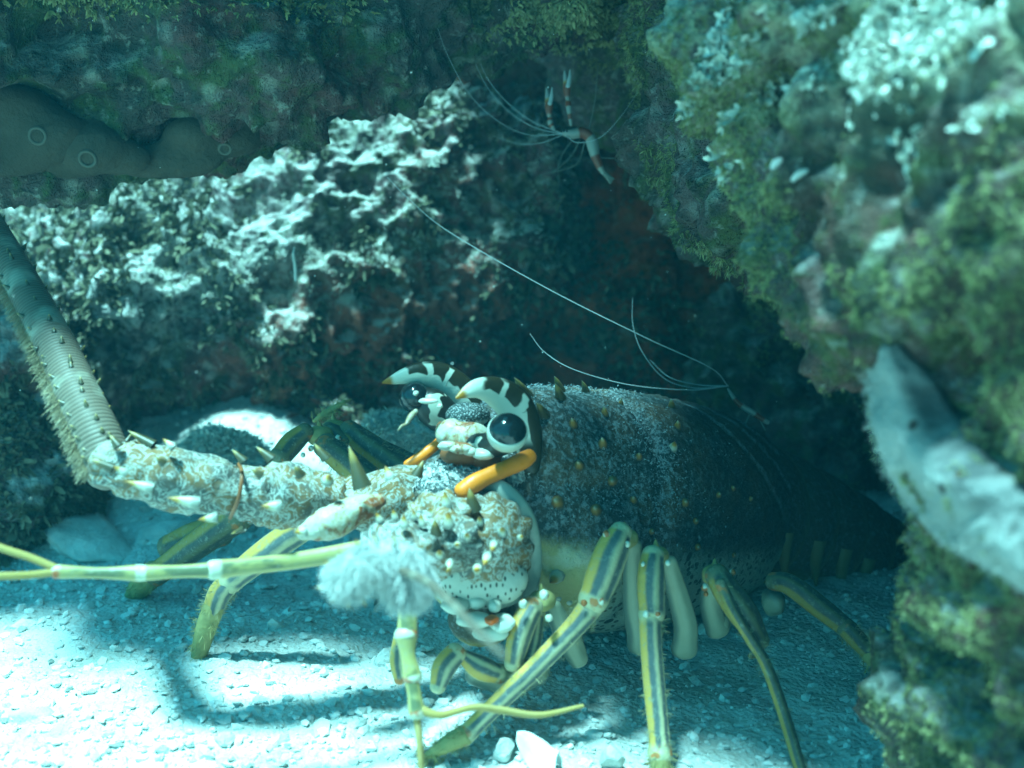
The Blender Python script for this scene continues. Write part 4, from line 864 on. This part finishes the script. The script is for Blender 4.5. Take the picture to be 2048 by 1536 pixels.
def on_rock(o, x, y):
    d = nrm(P(x, y, 1)-CAMP); hit, loc, nn, _ = o.ray_cast(Vector(CAMP-np.array(o.location)), Vector(d))
    return (np.array(loc)+np.array(o.location), np.array(nn), to_px((np.array(loc)+np.array(o.location))[None])[2][0]) if hit else (None, None, None)
bpy.context.view_layer.update()
Lp = crom([(1738, 690), (1736, 780), (1748, 860), (1768, 930), (1800, 985), (1838, 1040), (1885, 1088), (1940, 1122), (2000, 1152), (2070, 1205)], 6)
Rp = crom([(1806, 690), (1866, 755), (1915, 825), (1955, 880), (1985, 915), (2010, 940), (2030, 955), (2050, 975), (2070, 1000), (2100, 1040)], 6)
nr, nc = len(Lp), 26; DD = np.full((nr, nc), np.nan); PX = np.zeros((nr, nc, 2))
for i in range(nr):
    for j in range(nc):
        t = j/(nc-1); PX[i, j] = Lp[i]*(1-t)+Rp[i]*t; d = on_rock(pillar, *PX[i, j])[2]
        if d is not None and d < .32: DD[i, j] = d
DD = np.where(np.isnan(DD), np.nanmedian(DD, axis=1, keepdims=True), DD); DD = np.where(np.isnan(DD), .262, DD)
for _ in range(30):
    E = np.pad(DD, 1, mode='edge'); DD = (E[1:-1, 1:-1]*2+E[:-2, 1:-1]+E[2:, 1:-1]+E[1:-1, :-2]+E[1:-1, 2:])/6
fr_, bk, at = [], [], []
for i in range(nr):
    for j in range(nc):
        t = j/(nc-1); bulge = math.sin(math.pi*min(1, max(0, .5-abs(t-.24)/.9)))*.5
        end = min(1, i/4, (nr-1-i)/4+.3)
        wv = .012*(vn(np.array([[i*.35, j*.18, 0]]), 1, 5)[0]-.5)
        x, y = PX[i, j]+(12*(vn(np.array([[i*.6, 3, 1]]), 1, 6)[0]-.5) if j < 3 else 0)
        fr_.append(P(x, y, DD[i, j]-.0015-end*(.0045*math.sqrt(max(0, 1-(2*t-1)**2))+.0035*math.exp(-((t-.2)/.18)**2))+wv*.35)); bk.append(P(x, y, DD[i, j]+.012)); at.append((t, i/nr, 0))
q = grid_faces(nr, nc, False); n_ = nr*nc
rim = np.concatenate([np.arange(nc), np.arange(1, nr)*nc+nc-1, (nr-1)*nc+np.arange(nc-2, -1, -1), np.arange(nr-2, 0, -1)*nc]); rim2 = np.roll(rim, -1)
mb = MB(); mb.add(np.array(fr_+bk), [q, q[:, ::-1]+n_, np.stack([rim2, rim, rim+n_, rim2+n_], -1)], np.array(at+at))
mb.build('draped_sponge', M['sponge_white'], None, 'pale grey sponge draped down the foreground rock', 'sponge')
wsp = bpy.data.objects['draped_sponge']; C, Nn, A = face_data(wsp); mb = MB(); k = A*(sst(90, 20, np.interp(to_px(C)[1], Lp[:, 1], Lp[:, 0])*-1+to_px(C)[0]))+1e-12
tufts(mb, C, Nn*np.sign((Nn*nrm(CAMP-C)).sum(1))[:, None], 2600, .0008, 3, k, 5, splay=.6, width=.08)
V_ = mb.build('fringe', M['sponge_pale'], None, kind='stuff'); V_.location = np.array(V_.location)-np.array(wsp.location); V_.parent = wsp
# small pale things fixed to the foreground rock
for pts, r_, nm, lb in [([(1560, 322), (1552, 330), (1545, 338)], 9, 'worm_tube', 'stubby white worm tube on the overgrown rock, upper of two'), ([(1612, 342), (1598, 350), (1584, 360)], 8, 'worm_tube', 'stubby white worm tube on the overgrown rock, lower of two')]:
    q = [on_rock(pillar, x, y) for x, y in pts]
    if any(a[0] is None for a in q): continue
    path = [(*(p+n*r_*.4/F*D), r_/F*D*(.6 if k in (0, len(q)-1) else 1)) for k, (p, n, D) in enumerate(q)]
    mb = MB(); tube(mb, path, 6, 12, .7, None, True); mb.build(nm, M['sponge_pale'], None, lb, nm.replace('_', ' '))

# curled shell flake on the sand
m = NT('white_shell'); M['shell'] = m.done(m.mix(m.noise(120, 4), (.62, .62, .58), (.82, .81, .77)), .5, m.bump(m.noise(300), .0006, .5), .3)
mb = MB(); c = P(1075, 1490, .352); nr, nc = 26, 18
V = []
for i in range(nr):
    for j in range(nc):
        u, v = i/(nr-1), j/(nc-1)-.5
        a = -.9+2.1*u; w = (.16+.84*math.sin(min(u*1.25, 1)*math.pi*.62)**.8)*(1+.10*math.sin(v*26+u*5))
        V.append(c+np.array((-.0065+.013*u+.004*v*w, .006*v*w*2+.002*math.cos(a*2), .008*(1-u)**1.5*1.2-.0055+.004*math.cos(v*4.5)*w-.006*abs(v)**2)))
V = np.array(V); q = grid_faces(nr, nc, False)
n_ = len(V); V2 = np.vstack([V, V+np.array((0, .0007, -.0006))])
mb.add(V2, [q, q[:, ::-1]+n_]); mb.build('shell_fragment', M['shell'], None, 'curled white shell flake on the sand at the bottom', 'shell')

# thin worm tube on the boulder, and specks drifting in the water
mb = MB(); tube(mb, [(592, 560, .60, 3.2), (590, 530, .598, 3), (587, 510, .598, 2.6), (589, 495, .60, 1.5)], 8, 8); mb.build('worm_tube', M['shell'], None, 'thin pale worm tube standing on the dark side of the boulder', 'worm tube')
r = np.random.default_rng(8); mb = MB()
for i in range(170):
    D = .26+.34*r.random(); x, y = r.random()*2048, r.random()*1150
    if y > 820 and x > 500: continue
    ball(mb, P(x, y, D), (.00010+.00022*r.random()**2)*(D/.4), 1, jit=.3, seed=i)
mb.build('marine_snow', M['shell'], None, 'tiny white specks drifting in the water', 'specks', None, 'stuff')

# ------------------------------------------------------------------ sea water between lens and rock
mb = MB()
a, b = np.array((-2.6, -2.2, -1.1)), np.array((2.6, 3.4, .78))
V = np.array([[(a, b)[i][0], (a, b)[j][1], (a, b)[k][2]] for i in (0, 1) for j in (0, 1) for k in (0, 1)])
mb.add(V, [[(0, 1, 3, 2), (4, 6, 7, 5), (0, 4, 5, 1), (2, 3, 7, 6), (0, 2, 6, 4), (1, 5, 7, 3)]])
m = bpy.data.materials.new('sea_water'); m.use_nodes = True; nt = m.node_tree; nt.nodes.clear()
ou = nt.nodes.new('ShaderNodeOutputMaterial'); pv = nt.nodes.new('ShaderNodeVolumePrincipled')
pv.inputs['Color'].default_value = (.06, .60, .78, 1); pv.inputs['Density'].default_value = .085; pv.inputs['Anisotropy'].default_value = .2
nt.links.new(pv.outputs[0], ou.inputs['Volume'])
mb.build('haze', m, kind='stuff', smooth=False)
